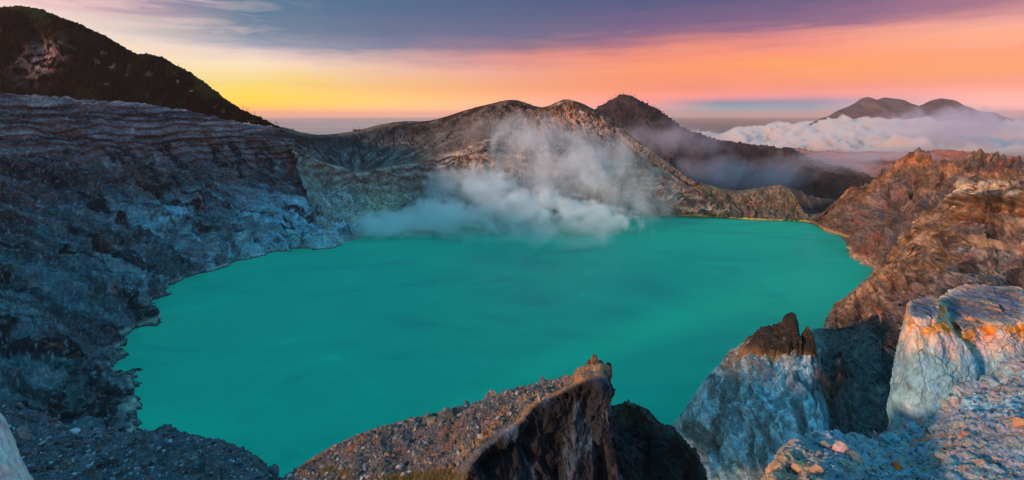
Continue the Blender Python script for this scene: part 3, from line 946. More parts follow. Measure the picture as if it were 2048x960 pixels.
# dark rock spires on the pale slope
def spire(outl, D, depth, colr, name, label, group=None, amp=1.0, base=(0.30, 0.18, 0.09)):
    """outl: levels (py, px_left, px_right) from top to bottom, seen at distance D"""
    rings = []
    for k, (py, xl, xr) in enumerate(outl):
        cx = (xl + xr) / 2
        hw = (xr - xl) / 2 / F * D
        c = np.array(pix(cx, py, D))
        dp = min(depth, hw * 1.3 + 0.5)
        rings.append([(c[0] + hw * math.cos(a), c[1] + dp * math.sin(a), c[2]) for a in np.linspace(0, 2 * math.pi, 10, endpoint=False)])

    def disp(P, th, lv):
        return (fbm(P / 7 * np.array([1, 1, .45]), 5, 0.65, seed=3) * 2.4 + (ridged(P / 4.5 * np.array([1, 1, .22]), 4, 0.6, seed=5) - 0.4) * 2.2) * amp * np.clip(lv * 0.35 + 0.12, 0.05, 1)

    def color(P, N, th, lv, dd):
        c = np.tile(np.array(colr), (len(P), 1))
        z0, z1 = P[:, 2].min(), P[:, 2].max()
        h = (P[:, 2] - z0) / (z1 - z0)
        c = mixc(c, base, st(0.52, 0.28, h + fbm(P / 8, 3) * 0.12) * 0.85)
        c = mixc(c, (0.16, 0.12, 0.09), st(0.1, 0.6, fbm(P / 3, 4, 0.6, seed=6)) * 0.5)
        return c
    o = ring_rock(name, rings, 160, 140, disp, color, M_MID)
    tag(o, label, 'rock spire', group)
    return o


DK = (0.032, 0.026, 0.022)
spire([(626, 1583, 1588), (636, 1573, 1589), (648, 1566, 1589), (660, 1556, 1592), (668, 1538, 1595), (678, 1518, 1600), (688, 1500, 1604), (700, 1488, 1606), (716, 1480, 1608), (735, 1486, 1610)], 306, 12, DK,
      'rock_spire', 'dark hooked rock spire standing over the pale streaked slope', 'dark spires above the pale slope')
spire([(652, 1613, 1616), (662, 1610, 1620), (674, 1607, 1624), (690, 1602, 1628), (716, 1597, 1632), (735, 1594, 1636)], 300, 6, DK,
      'rock_spire', 'smaller pointed dark rock tooth right of the hooked spire', 'dark spires above the pale slope', 0.7)


# ------------------------------------------------------------------ nearer middle ridge with its cliff prow
def make_middle_ridge():
    crest = [(540, 985, 128), (620, 925, 124), (700, 884, 118), (770, 860, 113), (850, 838, 108), (920, 822, 104), (985, 800, 100), (1050, 785, 95), (1105, 776, 90), (1150, 760, 85), (1183, 746, 80), (1212, 744, 79)]
    edge = [(480, 1180, 84), (600, 1150, 80), (700, 1120, 77), (800, 1060, 75), (900, 985, 73), (945, 912, 73), (990, 872, 75), (1040, 838, 76), (1078, 800, 78), (1130, 776, 77), (1180, 752, 76), (1205, 752, 76)]
    mid1 = []
    for a, b in zip(crest, edge):
        m = ((np.array(pix(*a)) + np.array(pix(*b))) / 2) + np.array([0, 0, 1.5])
        mid1.append(m)
    Cr = [np.array(pix(*p)) for p in crest]
    Ed = [np.array(pix(*p)) for p in edge]
    bk1 = [p + np.array([0.3, 3, -6.0]) for p in Cr]
    back = [p + np.array([0, 20, -60.0]) for p in Cr]
    f1 = [p + np.array([0.6, -0.8, -3.0]) for p in Ed]
    f2 = [p + np.array([2.0, -1.5, -13.0]) for p in Ed]
    f3 = [p + np.array([2.5, -5, -32.0]) for p in Ed]
    f4 = [p + np.array([3, -10, -60.0]) for p in Ed]
    rows = [back, bk1, Cr, mid1, Ed, f1, f2, f3, f4]
    # close the prow on the right
    tipz = [z + H for z in (-75, -43, -39.6, -40.0, -40.6, -44, -54, -73, -101)]
    for k in range(len(rows)):
        r = list(rows[k])
        r.append(np.array([15.4 + (0.6 if k == 0 else 0), 96.0 if k == 0 else (83.0 if k == 1 else 79.6), tipz[k]]))
        r.append(np.array([15.9 + (0.6 if k == 0 else 0), 99.0 if k == 0 else 90.0, tipz[k] - (9.0 if k > 0 else 0)]))
        rows[k] = r

    def disp(P, su, sv, u, v):
        slope = st(1.7, 2.0, v) * (1 - st(3.8, 4.0, v))
        face = st(4.0, 4.6, v)
        dd = slope * (fbm(P / 3.5, 5, 0.65, seed=3) * 0.7 + np.abs(fbm(P / 0.9, 3, 0.6, seed=5)) * 0.35)
        dd = dd + slope * (fbm(P / 14, 3, seed=6) * 1.0 + blocks(P, 1.6, 0.22, 1.0) + (ridged(v3(su / 9, sv / 16, 0 * su), 3, 0.5, seed=78) - 0.6) * 0.9)
        cr = np.exp(-((v - 2) / 0.12) ** 2)
        dd = dd + cr * np.abs(fbm(P / 2.2, 4, 0.65, seed=8)) * 2.4 * (1 - st(8.5, 10, u))
        dd = dd * (1 - 0.6 * st(9, 10.5, u) * slope)
        dd = dd * (1 - st(10.2, 11.0, u) * (1 - st(4.0, 4.6, v)))
        dd = dd + face * (crag(P, su, sv, 9, 0, 3.0, 5, 71) * 0.9 + crag(P, su, sv, 2.4, 0, 1.8, 3, 72))
        cave = st(0.15, 0.45, fbm(v3(su / 8, sv / 14, 0 * su), 3, seed=13)) * st(4.6, 5.2, v) * (1 - st(6.3, 7, v))
        return dd - cave * 3.0 * (1 - st(10.5, 11.3, u))

    def color(P, N, su, sv, u, v, dd):
        n = len(P)
        c = np.tile(np.array([0.095, 0.095, 0.105]), (n, 1))
        c = mixc(c, (0.19, 0.145, 0.14), st(3.0, 7.5, u) * 0.7 * st(-0.4, 0.4, fbm(P / 6, 4, seed=2)))
        c = mixc(c, (0.24, 0.10, 0.05), st(0.15, 0.5, fbm(P / 7, 4, 0.6, seed=4)) * 0.6)
        c = mixc(c, (0.38, 0.20, 0.08), st(3.0, 3.6, v) * (1 - st(4.0, 4.3, v)) * st(0, 0.4, fbm(P / 4, 4, 0.6, seed=17)) * 0.7)
        cap = st(8.5, 9.3, u) * st(1.8, 2.4, v) * (1 - st(3.4, 3.8, v))
        c = mixc(c, (0.32, 0.18, 0.09), cap * 0.7)
        c = mixc(c, (0.42, 0.38, 0.40), st(0.35, 0.8, fbm(P / 0.8, 3, 0.65, seed=20)) * 0.6)
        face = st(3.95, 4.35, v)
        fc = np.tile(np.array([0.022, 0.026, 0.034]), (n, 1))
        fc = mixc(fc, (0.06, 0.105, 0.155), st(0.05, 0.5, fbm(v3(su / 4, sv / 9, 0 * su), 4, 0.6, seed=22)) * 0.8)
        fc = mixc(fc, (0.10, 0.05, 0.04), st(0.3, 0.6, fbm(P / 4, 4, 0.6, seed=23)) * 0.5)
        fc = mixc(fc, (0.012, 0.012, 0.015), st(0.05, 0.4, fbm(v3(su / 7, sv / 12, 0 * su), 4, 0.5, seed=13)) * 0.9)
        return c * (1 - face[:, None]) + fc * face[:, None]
    vp = [0, 1, 1.8, 2, 2.4, 2.9, 3.4, 3.8, 4.1, 4.5, 5, 5.5, 6, 6.5, 7, 8]
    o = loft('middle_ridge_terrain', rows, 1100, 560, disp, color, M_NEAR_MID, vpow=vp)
    tag(o, 'rubble covered ridge ending in a black cliff prow below the viewpoint', None, kind='structure')

    # dark shoulder behind the prow
    crest = [(1080, 900, 118), (1160, 850, 116), (1215, 835, 115), (1265, 829, 114), (1300, 840, 113), (1330, 868, 112), (1362, 886, 111), (1392, 920, 110), (1420, 962, 109), (1450, 1030, 108)]
    Cr = [np.array(pix(*p)) for p in crest]
    rows = [[p + np.array([8, 25, -50.0]) for p in Cr], [p + np.array([0, 4, -3.0]) for p in Cr], Cr, [p + np.array([-1, -6, -6.0]) for p in Cr], [p + np.array([-3, -16, -22.0]) for p in Cr], [p + np.array([-6, -25, -50.0]) for p in Cr]]

    def disp2(P, su, sv, u, v):
        cr = np.exp(-((v - 2) / 0.2) ** 2)
        return crag(P, su, sv, 9, 0.5, 1.6, 4, 75) * 1.5 + blocks(P, 2.2, 0.35) + fbm(P / 6, 5, 0.62, seed=5) * 1.6 + cr * np.abs(fbm(P / 2.5, 4, 0.6)) * 1.2 + (ridged(v3((su + sv) / 9, (sv - su) / 30, 0 * su), 3) - .5) * 2

    def color2(P, N, su, sv, u, v, dd):
        c = np.tile(np.array([0.022, 0.024, 0.028]), (len(P), 1))
        c = mixc(c, (0.05, 0.06, 0.05), (1 - st(2.0, 2.4, v)) * 0.8)
        return mixc(c, (0.16, 0.18, 0.20), st(0.45, 0.8, fbm(P / 1.6, 4, 0.6, seed=8)) * 0.5)
    o = loft('dark_shoulder_terrain', rows, 400, 260, disp2, color2, M_NEAR_MID)
    tag(o, 'near black rocky shoulder right of the cliff prow', None, kind='structure')


M_NEAR_MID = rock_mat('ridge_rubble', 0.5, 0.6, 0.3, contrast=0.55)
make_middle_ridge()


def make_left_slope():
    crest = [(-420, 700, 175), (-150, 770, 178), (0, 812, 178), (90, 838, 176), (170, 862, 174), (240, 868, 170), (310, 864, 166), (370, 872, 160), (430, 884, 153), (490, 912, 146), (540, 945, 140), (590, 985, 134), (640, 1040, 128)]
    low = [(a * 0.9 + 20, 1120 + i * 6, 88) for i, (a, b, c) in enumerate(crest)]
    Cr = [np.array(pix(*p)) for p in crest]
    Lo = [np.array(pix(*p)) for p in low]
    rows = [[p + np.array([8, 40, -60.0]) for p in Cr], [p + np.array([0, 4, -8.0]) for p in Cr], Cr, [a * 0.66 + b * 0.34 + np.array([0, 0, 1.0]) for a, b in zip(Cr, Lo)], [a * 0.33 + b * 0.67 + np.array([0, 0, -1.0]) for a, b in zip(Cr, Lo)], Lo, [p + np.array([0, -30, -30.0]) for p in Lo]]

    def disp(P, su, sv, u, v):
        cr = np.exp(-((v - 2) / 0.15) ** 2)
        return fbm(P / 16, 5, 0.6, seed=2) * 2.2 + fbm(P / 3.2, 4, 0.65, seed=4) * 1.0 + np.abs(fbm(P / 1.3, 3, 0.6)) * 0.7 + cr * np.abs(fbm(P / 3, 3)) * 1.5

    def color(P, N, su, sv, u, v, dd):
        n = len(P)
        c = np.tile(np.array([0.10, 0.11, 0.135]), (n, 1))
        c = mixc(c, (0.20, 0.17, 0.20), st(-0.1, 0.5, fbm(P / 14, 4, 0.6, seed=6)) * 0.8)
        c = mixc(c, (0.035, 0.033, 0.035), st(0.05, 0.45, fbm(P / 9, 4, 0.6, seed=7)) * 0.8)
        c = mixc(c, (0.20, 0.07, 0.05), st(0.4, 0.6, fbm(P / 2.6, 3, 0.6, seed=9)) * 0.7)
        c = mixc(c, (0.42, 0.44, 0.48), st(0.40, 0.75, fbm(P / 1.4, 3, 0.65, seed=20)) * 0.6)
        return c
    o = loft('left_slope_terrain', rows, 1100, 420, disp, color, M_NEAR_MID)
    tag(o, 'blue grey rubble slope below the viewpoint on the left', None, kind='structure')


make_left_slope()


# ------------------------------------------------------------------ mountains beyond
def ridge_hill(name, crest, label, colr, colr2, back=600, front=500, base=-200, amp=40, sc_=250, nu=500, nv=160, kind='structure', veg=0.0, patches=None, mat=None, gull=0.5, toff=0.0):
    Cr = [np.array(pix(*p)) for p in crest]
    rows = [[np.array([p[0], p[1] + back, base]) for p in Cr],
            [np.array([p[0], p[1] + back * 0.25, p[2] - (p[2] - base) * 0.22]) for p in Cr], Cr,
            [np.array([p[0], p[1] - front * 0.28, p[2] - (p[2] - base) * 0.30]) for p in Cr],
            [np.array([p[0], p[1] - front * 0.65, p[2] - (p[2] - base) * 0.68]) for p in Cr],
            [np.array([p[0], p[1] - front, base - 20]) for p in Cr]]

    def disp(P, su, sv, u, v):
        fade = 0.12 + 0.88 * st(2.0, 2.5, v)
        dd = (ridged(v3(su / sc_ + fbm(P / sc_ / 1.5, 2) * .5, sv / sc_ / 3, 0 * su), 4, 0.55, seed=3) - 0.5) * amp * fade
        dd = dd + fbm(P / sc_ * 4, 5, 0.62, seed=6) * amp * 0.12
        if veg:
            dd = dd + np.abs(fbm(P / veg, 2, 0.6, seed=9)) * veg * 0.75
        return dd

    def color(P, N, su, sv, u, v, dd):
        c = np.tile(np.array(colr, float), (len(P), 1))
        c = mixc(c, colr2, st(-0.2, 0.5, fbm(P / sc_ * 2, 4, 0.6, seed=11)) * 0.8)
        stx = ridged(v3(su / sc_ * 3, sv / sc_, 0 * su), 4, 0.6, seed=3)
        c = c * (1 - gull + gull * 1.4 * st(0.1, 0.9, stx))[:, None]
        if patches is not None:
            c = patches(c, P, su, sv, u, v)
        return c
    o = loft(name, rows, nu, nv, disp, color, mat or M_FARHILL)
    tag(o, label, None, kind=kind)
    return o


def bare(c, P, su, sv, u, v):
    m = st(0.34, 0.5, fbm(P / 26 * np.array([1, 1, .6]), 5, 0.66, seed=5)) * st(2.1, 2.4, v) * (1 - st(2.8, 3.0, v))
    c = mixc(c, (0.20, 0.14, 0.15), m * 0.8)
    q = np.array(pix(95, 120, 1150))
    g = np.exp(-(((P[:, 0] - q[0]) / 32) ** 2 + ((P[:, 2] - q[2]) / 38) ** 2)) * st(-0.2, 0.3, fbm(P / 16, 4, .6))
    c = mixc(c, (0.40, 0.24, 0.22), np.clip(g * 1.3, 0, 1))
    gr = st(0.1, 0.4, fbm(P / 90, 3, seed=8)) * (1 - st(2.1, 2.5, v))
    return mixc(c, (0.05, 0.055, 0.015), gr * 0.7)


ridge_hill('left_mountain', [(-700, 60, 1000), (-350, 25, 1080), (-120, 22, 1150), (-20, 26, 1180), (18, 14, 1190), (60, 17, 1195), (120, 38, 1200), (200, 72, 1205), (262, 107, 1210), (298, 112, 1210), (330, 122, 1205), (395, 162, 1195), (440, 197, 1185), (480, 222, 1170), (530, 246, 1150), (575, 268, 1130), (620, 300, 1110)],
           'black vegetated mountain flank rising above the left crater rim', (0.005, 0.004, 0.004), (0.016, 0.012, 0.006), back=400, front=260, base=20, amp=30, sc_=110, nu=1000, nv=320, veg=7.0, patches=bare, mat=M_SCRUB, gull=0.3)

ridge_hill('purple_cone_mountain', [(1020, 300, 2500), (1120, 262, 2550), (1180, 232, 2600), (1205, 212, 2640), (1225, 204, 2660), (1247, 192, 2670), (1270, 200, 2670), (1300, 214, 2650), (1340, 242, 2620), (1385, 266, 2600), (1440, 284, 2580), (1500, 292, 2560), (1560, 300, 2540), (1620, 322, 2500), (1680, 350, 2450), (1740, 372, 2400), (1800, 390, 2350), (1900, 420, 2300)],
           'forested dark cone with mist on its flank behind the central peak', (0.040, 0.028, 0.034), (0.065, 0.045, 0.050), back=900, front=1150, base=-190, amp=75, sc_=420, nu=900, nv=340, veg=22)
ridge_hill('wooded_ridge_hill', [(1380, 352, 1900), (1440, 340, 1950), (1500, 345, 1980), (1560, 352, 2000), (1620, 346, 2000), (1680, 352, 1980), (1720, 362, 1950), (1770, 385, 1900), (1840, 410, 1850), (1900, 425, 1800)],
           'dark wooded ridge below the purple cone', (0.028, 0.022, 0.024), (0.05, 0.036, 0.034), back=500, front=500, base=-190, amp=30, sc_=200, nu=700, nv=200, veg=16)
ridge_hill('reddish_plain_hill', [(1430, 318, 3900), (1480, 312, 3950), (1520, 304, 4000), (1560, 306, 4000), (1600, 299, 4050), (1640, 309, 4100), (1670, 305, 4100), (1720, 312, 4100), (1760, 306, 4100), (1850, 311, 4000), (1900, 303, 4000), (2000, 315, 3900), (2200, 320, 3800)],
           'reddish rolling plain beyond the wooded ridge', (0.34, 0.13, 0.10), (0.16, 0.075, 0.06), back=900, front=1500, base=-195, amp=45, sc_=350, nu=500, nv=160, veg=26, gull=0.35)
ridge_hill('twin_peak_mountain', [(1560, 262, 8800), (1620, 248, 8900), (1660, 234, 9000), (1690, 217, 9000), (1715, 206, 9000), (1733, 194, 9000), (1752, 200, 9000), (1775, 196, 9000), (1802, 200, 9000), (1822, 208, 9000), (1843, 214, 9000), (1862, 204, 9000), (1884, 198, 9000), (1905, 205, 9000), (1935, 216, 9000), (1980, 230, 9000), (2040, 244, 9000), (2120, 262, 8900), (2250, 280, 8800)],
           'hazy twin topped mountain above the cloud bank at right', (0.07, 0.05, 0.075), (0.12, 0.08, 0.095), back=1500, front=1600, base=-190, amp=150, sc_=800, nu=700, nv=160)
ridge_hill('foothill_terrain', [(1600, 262, 7300), (1630, 243, 7350), (1655, 234, 7350), (1690, 237, 7350), (1720, 245, 7350), (1770, 254, 7300), (1830, 266, 7200)],
           'small dark foothill poking out of the cloud bank', (0.05, 0.04, 0.055), (0.08, 0.06, 0.07), back=500, front=500, base=-190, amp=40, sc_=400, nu=240, nv=80)


# ------------------------------------------------------------------ viewpoint ground and foreground rocks
def make_near_ground():
    crest = [(1540, 1010, 8.4), (1582, 962, 9.0), (1605, 925, 9.6), (1640, 896, 10.2), (1680, 888, 10.6), (1730, 892, 11), (1775, 898, 11.4), (1800, 896, 11.8), (1835, 880, 12.3), (1880, 838, 12.5), (1950, 792, 12.6), (2048, 748, 12.7), (2200, 720, 12.8), (2400, 710, 13)]
    mid = [(1545, 1050, 7.6), (1590, 1000, 8.0), (1625, 965, 8.4), (1665, 940, 8.9), (1705, 930, 9.3), (1750, 925, 9.8), (1790, 920, 10.1), (1825, 912, 10.4), (1860, 895, 10.8), (1905, 870, 10.6), (1975, 840, 10.5), (2070, 810, 10.4), (2220, 790, 10.5), (2400, 780, 10.6)]
    low = [(a, 1080 - i * 4, 6.6 + i * 0.12) for i, (a, b, c) in enumerate(mid)]
    Cr = [np.array(pix(*p)) for p in crest]
    rows = [[p + np.array([-1.0, 3, -9.0]) for p in Cr], [p + np.array([-0.2, 0.9, -1.0]) for p in Cr], Cr, mid, low, [(a, 1500, 4.2) for a, b, c in low], [(a * 1.0, 2600, 2.2) for a, b, c in low]]

    def disp(P, su, sv, u, v):
        d_ = fbm(P / 1.3, 5, 0.62, seed=3) * 0.17 + np.abs(fbm(P / 0.45, 4, 0.62, seed=5)) * 0.15 + fbm(P / 3.5, 3) * 0.15 - 0.03
        return d_

    def color(P, N, su, sv, u, v, dd):
        n = len(P)
        c = np.tile(np.array([0.25, 0.30, 0.36]), (n, 1))
        c = mixc(c, (0.20, 0.44, 0.54), st(-0.05, 0.4, fbm(P / 1.6, 4, 0.6, seed=6)) * st(5, 7.5, u) * 0.85)
        c = mixc(c, (0.46, 0.32, 0.26), st(0.0, 0.5, fbm(P / 0.9, 4, 0.6, seed=16)) * 0.7)
        c = mixc(c, (0.55, 0.22, 0.05), st(0.35, 0.6, fbm(P / 0.5, 4, 0.6, seed=26)) * 0.8)
        c = mixc(c, (0.55, 0.30, 0.14), (1 - st(1.5, 3.0, u)) * 0.7)
        c = mixc(c, (0.06, 0.06, 0.08), st(0.25, 0.55, fbm(P / 0.22, 4, 0.6, seed=36)) * 0.7)
        c = mixc(c, (0.62, 0.62, 0.62), st(0.5, 0.8, fbm(P / 0.09, 2, 0.6, seed=46)) * 0.5)
        return c
    vp = [0, 1, 1.8, 2, 2.3, 2.7, 3.1, 3.5, 4, 4.6, 5.2, 6]
    o = loft('viewpoint_ground', rows, 900, 560, disp, color, M_NEAR, vpow=vp)
    tag(o, 'stony blue grey ground with orange crusts under the viewpoint', None, kind='structure')


make_near_ground()


def make_outcrop():
    def rings_of(levels, M_, e, j0=0.80, j1=1.12):
        out = []
        rings0 = levels[0][0]
        jr = np.random.RandomState(5).uniform(j0, j1, 37)
        for z, xl, xr, dn, df in levels:
            r = []
            for k in range(M_):
                a = 2 * math.pi * k / M_
                ca, sa = math.cos(a), math.sin(a)
                j_ = 1 + (jr[k % len(jr)] - 1) * max(0.25, 1 - (rings0 - z) / 4)
                y = (dn + df) / 2 + (df - dn) / 2 * math.copysign(abs(sa) ** e, sa) * j_
                px = (xl + xr) / 2 + (xr - xl) / 2 * math.copysign(abs(ca) ** e, ca) * (1 + (j_ - 1) * 0.5)
                r.append(((px - 1024) / F * y, y, H + z))
            out.append(r)
        return out
    # levels: height under the eye, left px, right px, near distance, far distance
    rings = rings_of([(-5.85, 1876, 2062, 14.1, 17.3), (-6.0, 1870, 2068, 14.0, 17.5), (-6.35, 1850, 2080, 13.8, 17.6), (-6.75, 1822, 2095, 13.6, 17.8), (-7.2, 1806, 2105, 13.4, 18.0), (-7.8, 1792, 2150, 13.2, 18.0),
                      (-8.6, 1782, 2180, 13.0, 18), (-9.6, 1778, 2200, 12.8, 18), (-11, 1775, 2220, 12.6, 18), (-13, 1770, 2240, 12.5, 18)], 20, 0.72)

    def disp(P, th, lv):
        side = st(-0.1, 0.6, lv)
        d_ = fbm(P / 1.9, 3, 0.5, seed=3) * 0.17 * (0.35 + side * 0.65) + (0.5 - np.abs(fbm(P / 0.8, 4, 0.6, seed=13))) * 0.06 + fbm(P / 0.35, 4, 0.6, seed=6) * 0.035
        # diagonal erosion ribs
        q = P[:, 0] * 0.62 + P[:, 2] * 0.78
        w = P[:, 0] * 0.78 - P[:, 2] * 0.62
        d_ = d_ + (ridged(v3(q / 0.42, w / 3.0, P[:, 1] / 2.2), 3, 0.5, seed=8) - 0.4) * 0.09 * st(2.5, 5, lv)
        # cap steps
        z = P[:, 2] + fbm(P / 1.2, 3, seed=2) * 0.10
        tz = (z / 0.22) % 1
        d_ = d_ + (st(0.1, 0.3, tz) - tz) * 0.05 * (1 - st(1.2, 2.5, lv))
        q = P / 0.62 * np.array([1, 0.8, 0.8])
        q = q + np.stack([fbm(q * 1.1 + 5, 3), fbm(q * 1.1 + 9, 3), fbm(q * 1.1 + 2, 3)], 1) * 0.4
        f1, f2, r = worley(q)
        up = 1 - st(2.6, 4.2, lv)
        return d_ + ((r - 0.5) * 0.10 - 0.05 * np.exp(-((f2 - f1) / 0.05) ** 2)) * (0.25 + 0.75 * up) + blocks(P, 0.22, 0.014, 0.8)

    def color(P, N, th, lv, dd):
        n = len(P)
        c = np.tile(np.array([0.60, 0.49, 0.42]), (n, 1))
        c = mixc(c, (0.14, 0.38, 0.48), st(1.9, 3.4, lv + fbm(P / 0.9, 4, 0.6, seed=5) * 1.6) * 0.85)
        c = mixc(c, (0.50, 0.44, 0.42), st(6.6, 8.2, lv + fbm(P / 0.9, 3, 0.6, seed=15)) * 0.6)
        top = 1 - st(-0.35, 0.3, lv)
        c = mixc(c, (0.13, 0.145, 0.20), top * 0.95)
        c = mixc(c, (0.60, 0.33, 0.20), top * st(0.28, 0.5, fbm(P / 0.7 * np.array([1, .5, 1]), 4, 0.6, seed=21)) * 0.85)
        orr = np.exp(-((lv - 1.0 - fbm(P / 1.2, 3) * 0.8) / 0.8) ** 2) * st(-0.3, 0.15, fbm(P / 0.5, 4, 0.6, seed=25))
        c = mixc(c, (0.80, 0.27, 0.02), orr * 0.95)
        c = mixc(c, (0.10, 0.10, 0.12), st(0.35, 0.6, fbm(P / 0.25, 4, 0.6, seed=31)) * st(2.5, 4, lv) * 0.6)
        return c
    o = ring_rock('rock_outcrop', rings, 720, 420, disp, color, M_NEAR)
    tag(o, 'big pale rock outcrop with flat orange edged cap beside the viewpoint', 'rock outcrop')

    # lower shelf on the left of the cap
    rings = rings_of([(-5.45, 1818, 1878, 13.6, 15.2), (-5.58, 1812, 1890, 13.4, 15.4), (-5.9, 1806, 1915, 13.3, 15.5), (-6.5, 1797, 1950, 13.1, 15.7), (-7.5, 1784, 1990, 12.9, 16), (-9, 1778, 2010, 12.7, 16), (-11.5, 1775, 2020, 12.5, 16)], 16, 0.65, 0.94, 1.04)
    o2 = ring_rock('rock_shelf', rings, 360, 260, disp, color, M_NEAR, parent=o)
    return o


make_outcrop()


def make_left_boulder():
    lv_ = [(-4.75, -150, -60, 8.0, 8.9), (-5.0, -170, -10, 7.7, 9.2), (-5.3, -180, 16, 7.5, 9.4), (-5.7, -190, 38, 7.4, 9.5), (-6.2, -200, 66, 7.3, 9.6), (-6.8, -220, 96, 7.2, 9.8), (-7.6, -240, 130, 7.1, 10), (-9, -260, 170, 7, 10)]
    rings = []
    for z, xl, xr, dn, df in lv_:
        r = []
        for a in np.linspace(0, 2 * math.pi, 14, endpoint=False):
            y = (dn + df) / 2 + (df - dn) / 2 * math.sin(a)
            r.append((((xl + xr) / 2 + (xr - xl) / 2 * math.cos(a) - 1024) / F * y, y, H + z))
        rings.append(r)

    def disp(P, th, lv):
        return fbm(P / 0.8, 5, 0.55, seed=3) * 0.06

    def color(P, N, th, lv, dd):
        c = np.tile(np.array([0.52, 0.56, 0.55]), (len(P), 1))
        c = mixc(c, (0.20, 0.44, 0.44), st(0.0, 0.4, fbm(P / 0.35, 4, 0.6, seed=5)) * 0.7)
        return mixc(c, (0.55, 0.38, 0.32), st(0.1, 0.5, fbm(P / 0.5, 4, 0.6, seed=9)) * 0.4)
    o = ring_rock('boulder', rings, 200, 160, disp, color, M_NEAR)
    tag(o, 'smooth pale boulder cut off by the bottom left corner', 'boulder')


make_left_boulder()

# ------------------------------------------------------------------ loose stones
import bmesh
dg_hit = None


def ico(sub):
    bm = bmesh.new()
    bmesh.ops.create_icosphere(bm, subdivisions=sub, radius=1)
    V = np.array([v.co[:] for v in bm.verts])
    Fc = np.array([[v.index for v in f.verts] for f in bm.faces])
    bm.free()
    return V, Fc


ICO3, ICO2, ICO1 = ico(3), ico(2), ico(1)


def rock_shape(rs, base, flat=0.75):
    V = base[0].copy()
    for _ in range(13):      # chop facets
        n = rs.normal(size=3)
        n /= np.linalg.norm(n)
        h = rs.uniform(0.42, 0.82)
        dd = V @ n - h
        V = V - np.where(dd > 0, dd, 0)[:, None] * n
    V = V * np.array([rs.uniform(0.8, 1.3), rs.uniform(0.8, 1.2), rs.uniform(0.55, 0.95) * flat / 0.75])
    V = V * (1.15 + 0.16 * fbm(V * 2.2 + rs.uniform(0, 50, 3), 4, 0.65)[:, None])
    a = rs.uniform(0, 6.28)
    ca, sa = math.cos(a), math.sin(a)
    return V @ np.array([[ca, sa, 0], [-sa, ca, 0], [0, 0, 1]])


def surf(objname, px, py):
    """where the line of sight through photo pixel px,py meets the named object"""
    o = bpy.data.objects[objname]
    d_ = Vector(((px - 1024) / F, 1.0, (HY - py) / F)).normalized()
    ok, loc, nor, _i = o.ray_cast(Vector((0, 0, H)), d_)
    return (np.array(loc), np.array(nor)) if ok else (None, None)


bpy.context.view_layer.update()
rs = np.random.RandomState(11)


def boulder(px, py, wpx, surfn, label, colr, group=None, flat=0.75, tall=1.0, name='rock', sub=None, mat=None):
    loc, nor = surf(surfn, px, py)
    if loc is None:
        return
    r = wpx / 2 / F * loc[1]
    V = rock_shape(rs, sub or ICO3, flat) * r
    V[:, 2] *= tall
    c = np.tile(np.array(colr), (len(V), 1))
    c = c * (0.8 + 0.5 * (V[:, 2] / r > 0))[:, None] * 1.0
    o = raw_mesh(name, V, (sub or ICO3)[1], np.tile(np.array(colr), (len(V), 1)), mat or M_NEAR, False)
    o.location = loc + np.array([0, 0, r * 0.12 * tall])
    tag(o, label, 'rock', group)
    return o


VG = 'viewpoint_ground'
boulder(1652, 896, 24, VG, 'upright grey stone standing on the lip of the viewpoint ground', (0.36, 0.33, 0.32), tall=1.7)
boulder(1682, 902, 34, VG, 'rounded pinkish stone next to the upright grey stone', (0.50, 0.33, 0.30))
boulder(1712, 918, 32, VG, 'orange and grey stone in front of the rounded pinkish stone', (0.52, 0.32, 0.24))
boulder(1642, 912, 20, VG, 'small brown stone at the foot of the upright grey stone', (0.26, 0.18, 0.16))
boulder(1795, 935, 26, VG, 'bright orange flat stone in the viewpoint rubble', (0.85, 0.13, 0.01), flat=0.6)
boulder(1748, 938, 14, VG, 'small peach pebble left of the bright orange stone', (0.62, 0.36, 0.26))
boulder(1762, 926, 20, VG, 'bluish stone between the dead twigs and the orange stone', (0.28, 0.34, 0.42))
boulder(2035, 848, 34, VG, 'orange tinted block at the right edge of the frame', (0.55, 0.30, 0.20))
boulder(1930, 870, 15, VG, 'narrow reddish brown stone standing up in the blue gravel', (0.30, 0.16, 0.15), tall=2.0)
boulder(1945, 918, 40, VG, 'pale peach crusted slab in the lower right rubble', (0.55, 0.40, 0.33), flat=0.45)
boulder(1890, 915, 30, VG, 'peach slab just left of the pale crusted slab', (0.52, 0.36, 0.30), flat=0.45)
boulder(1600, 935, 40, VG, 'orange streaked block on the left lip of the viewpoint ground', (0.58, 0.34, 0.18))
boulder(1632, 945, 30, VG, 'ochre block right of the orange streaked block', (0.50, 0.32, 0.22))
boulder(1990, 770, 26, VG, 'blue grey stone at the foot of the big outcrop', (0.24, 0.36, 0.42))
boulder(1800, 793, 20, 'rock_outcrop', 'light blue stone stuck on the side of the big outcrop', (0.40, 0.62, 0.70), sub=ICO2)
boulder(1818, 788, 22, 'rock_outcrop', 'grey blue knob right of the light blue stone on the outcrop', (0.22, 0.34, 0.42), sub=ICO2)
boulder(1845, 815, 20, 'rock_outcrop', 'dark knob low on the outcrop side', (0.10, 0.15, 0.18), sub=ICO2, tall=1.3)

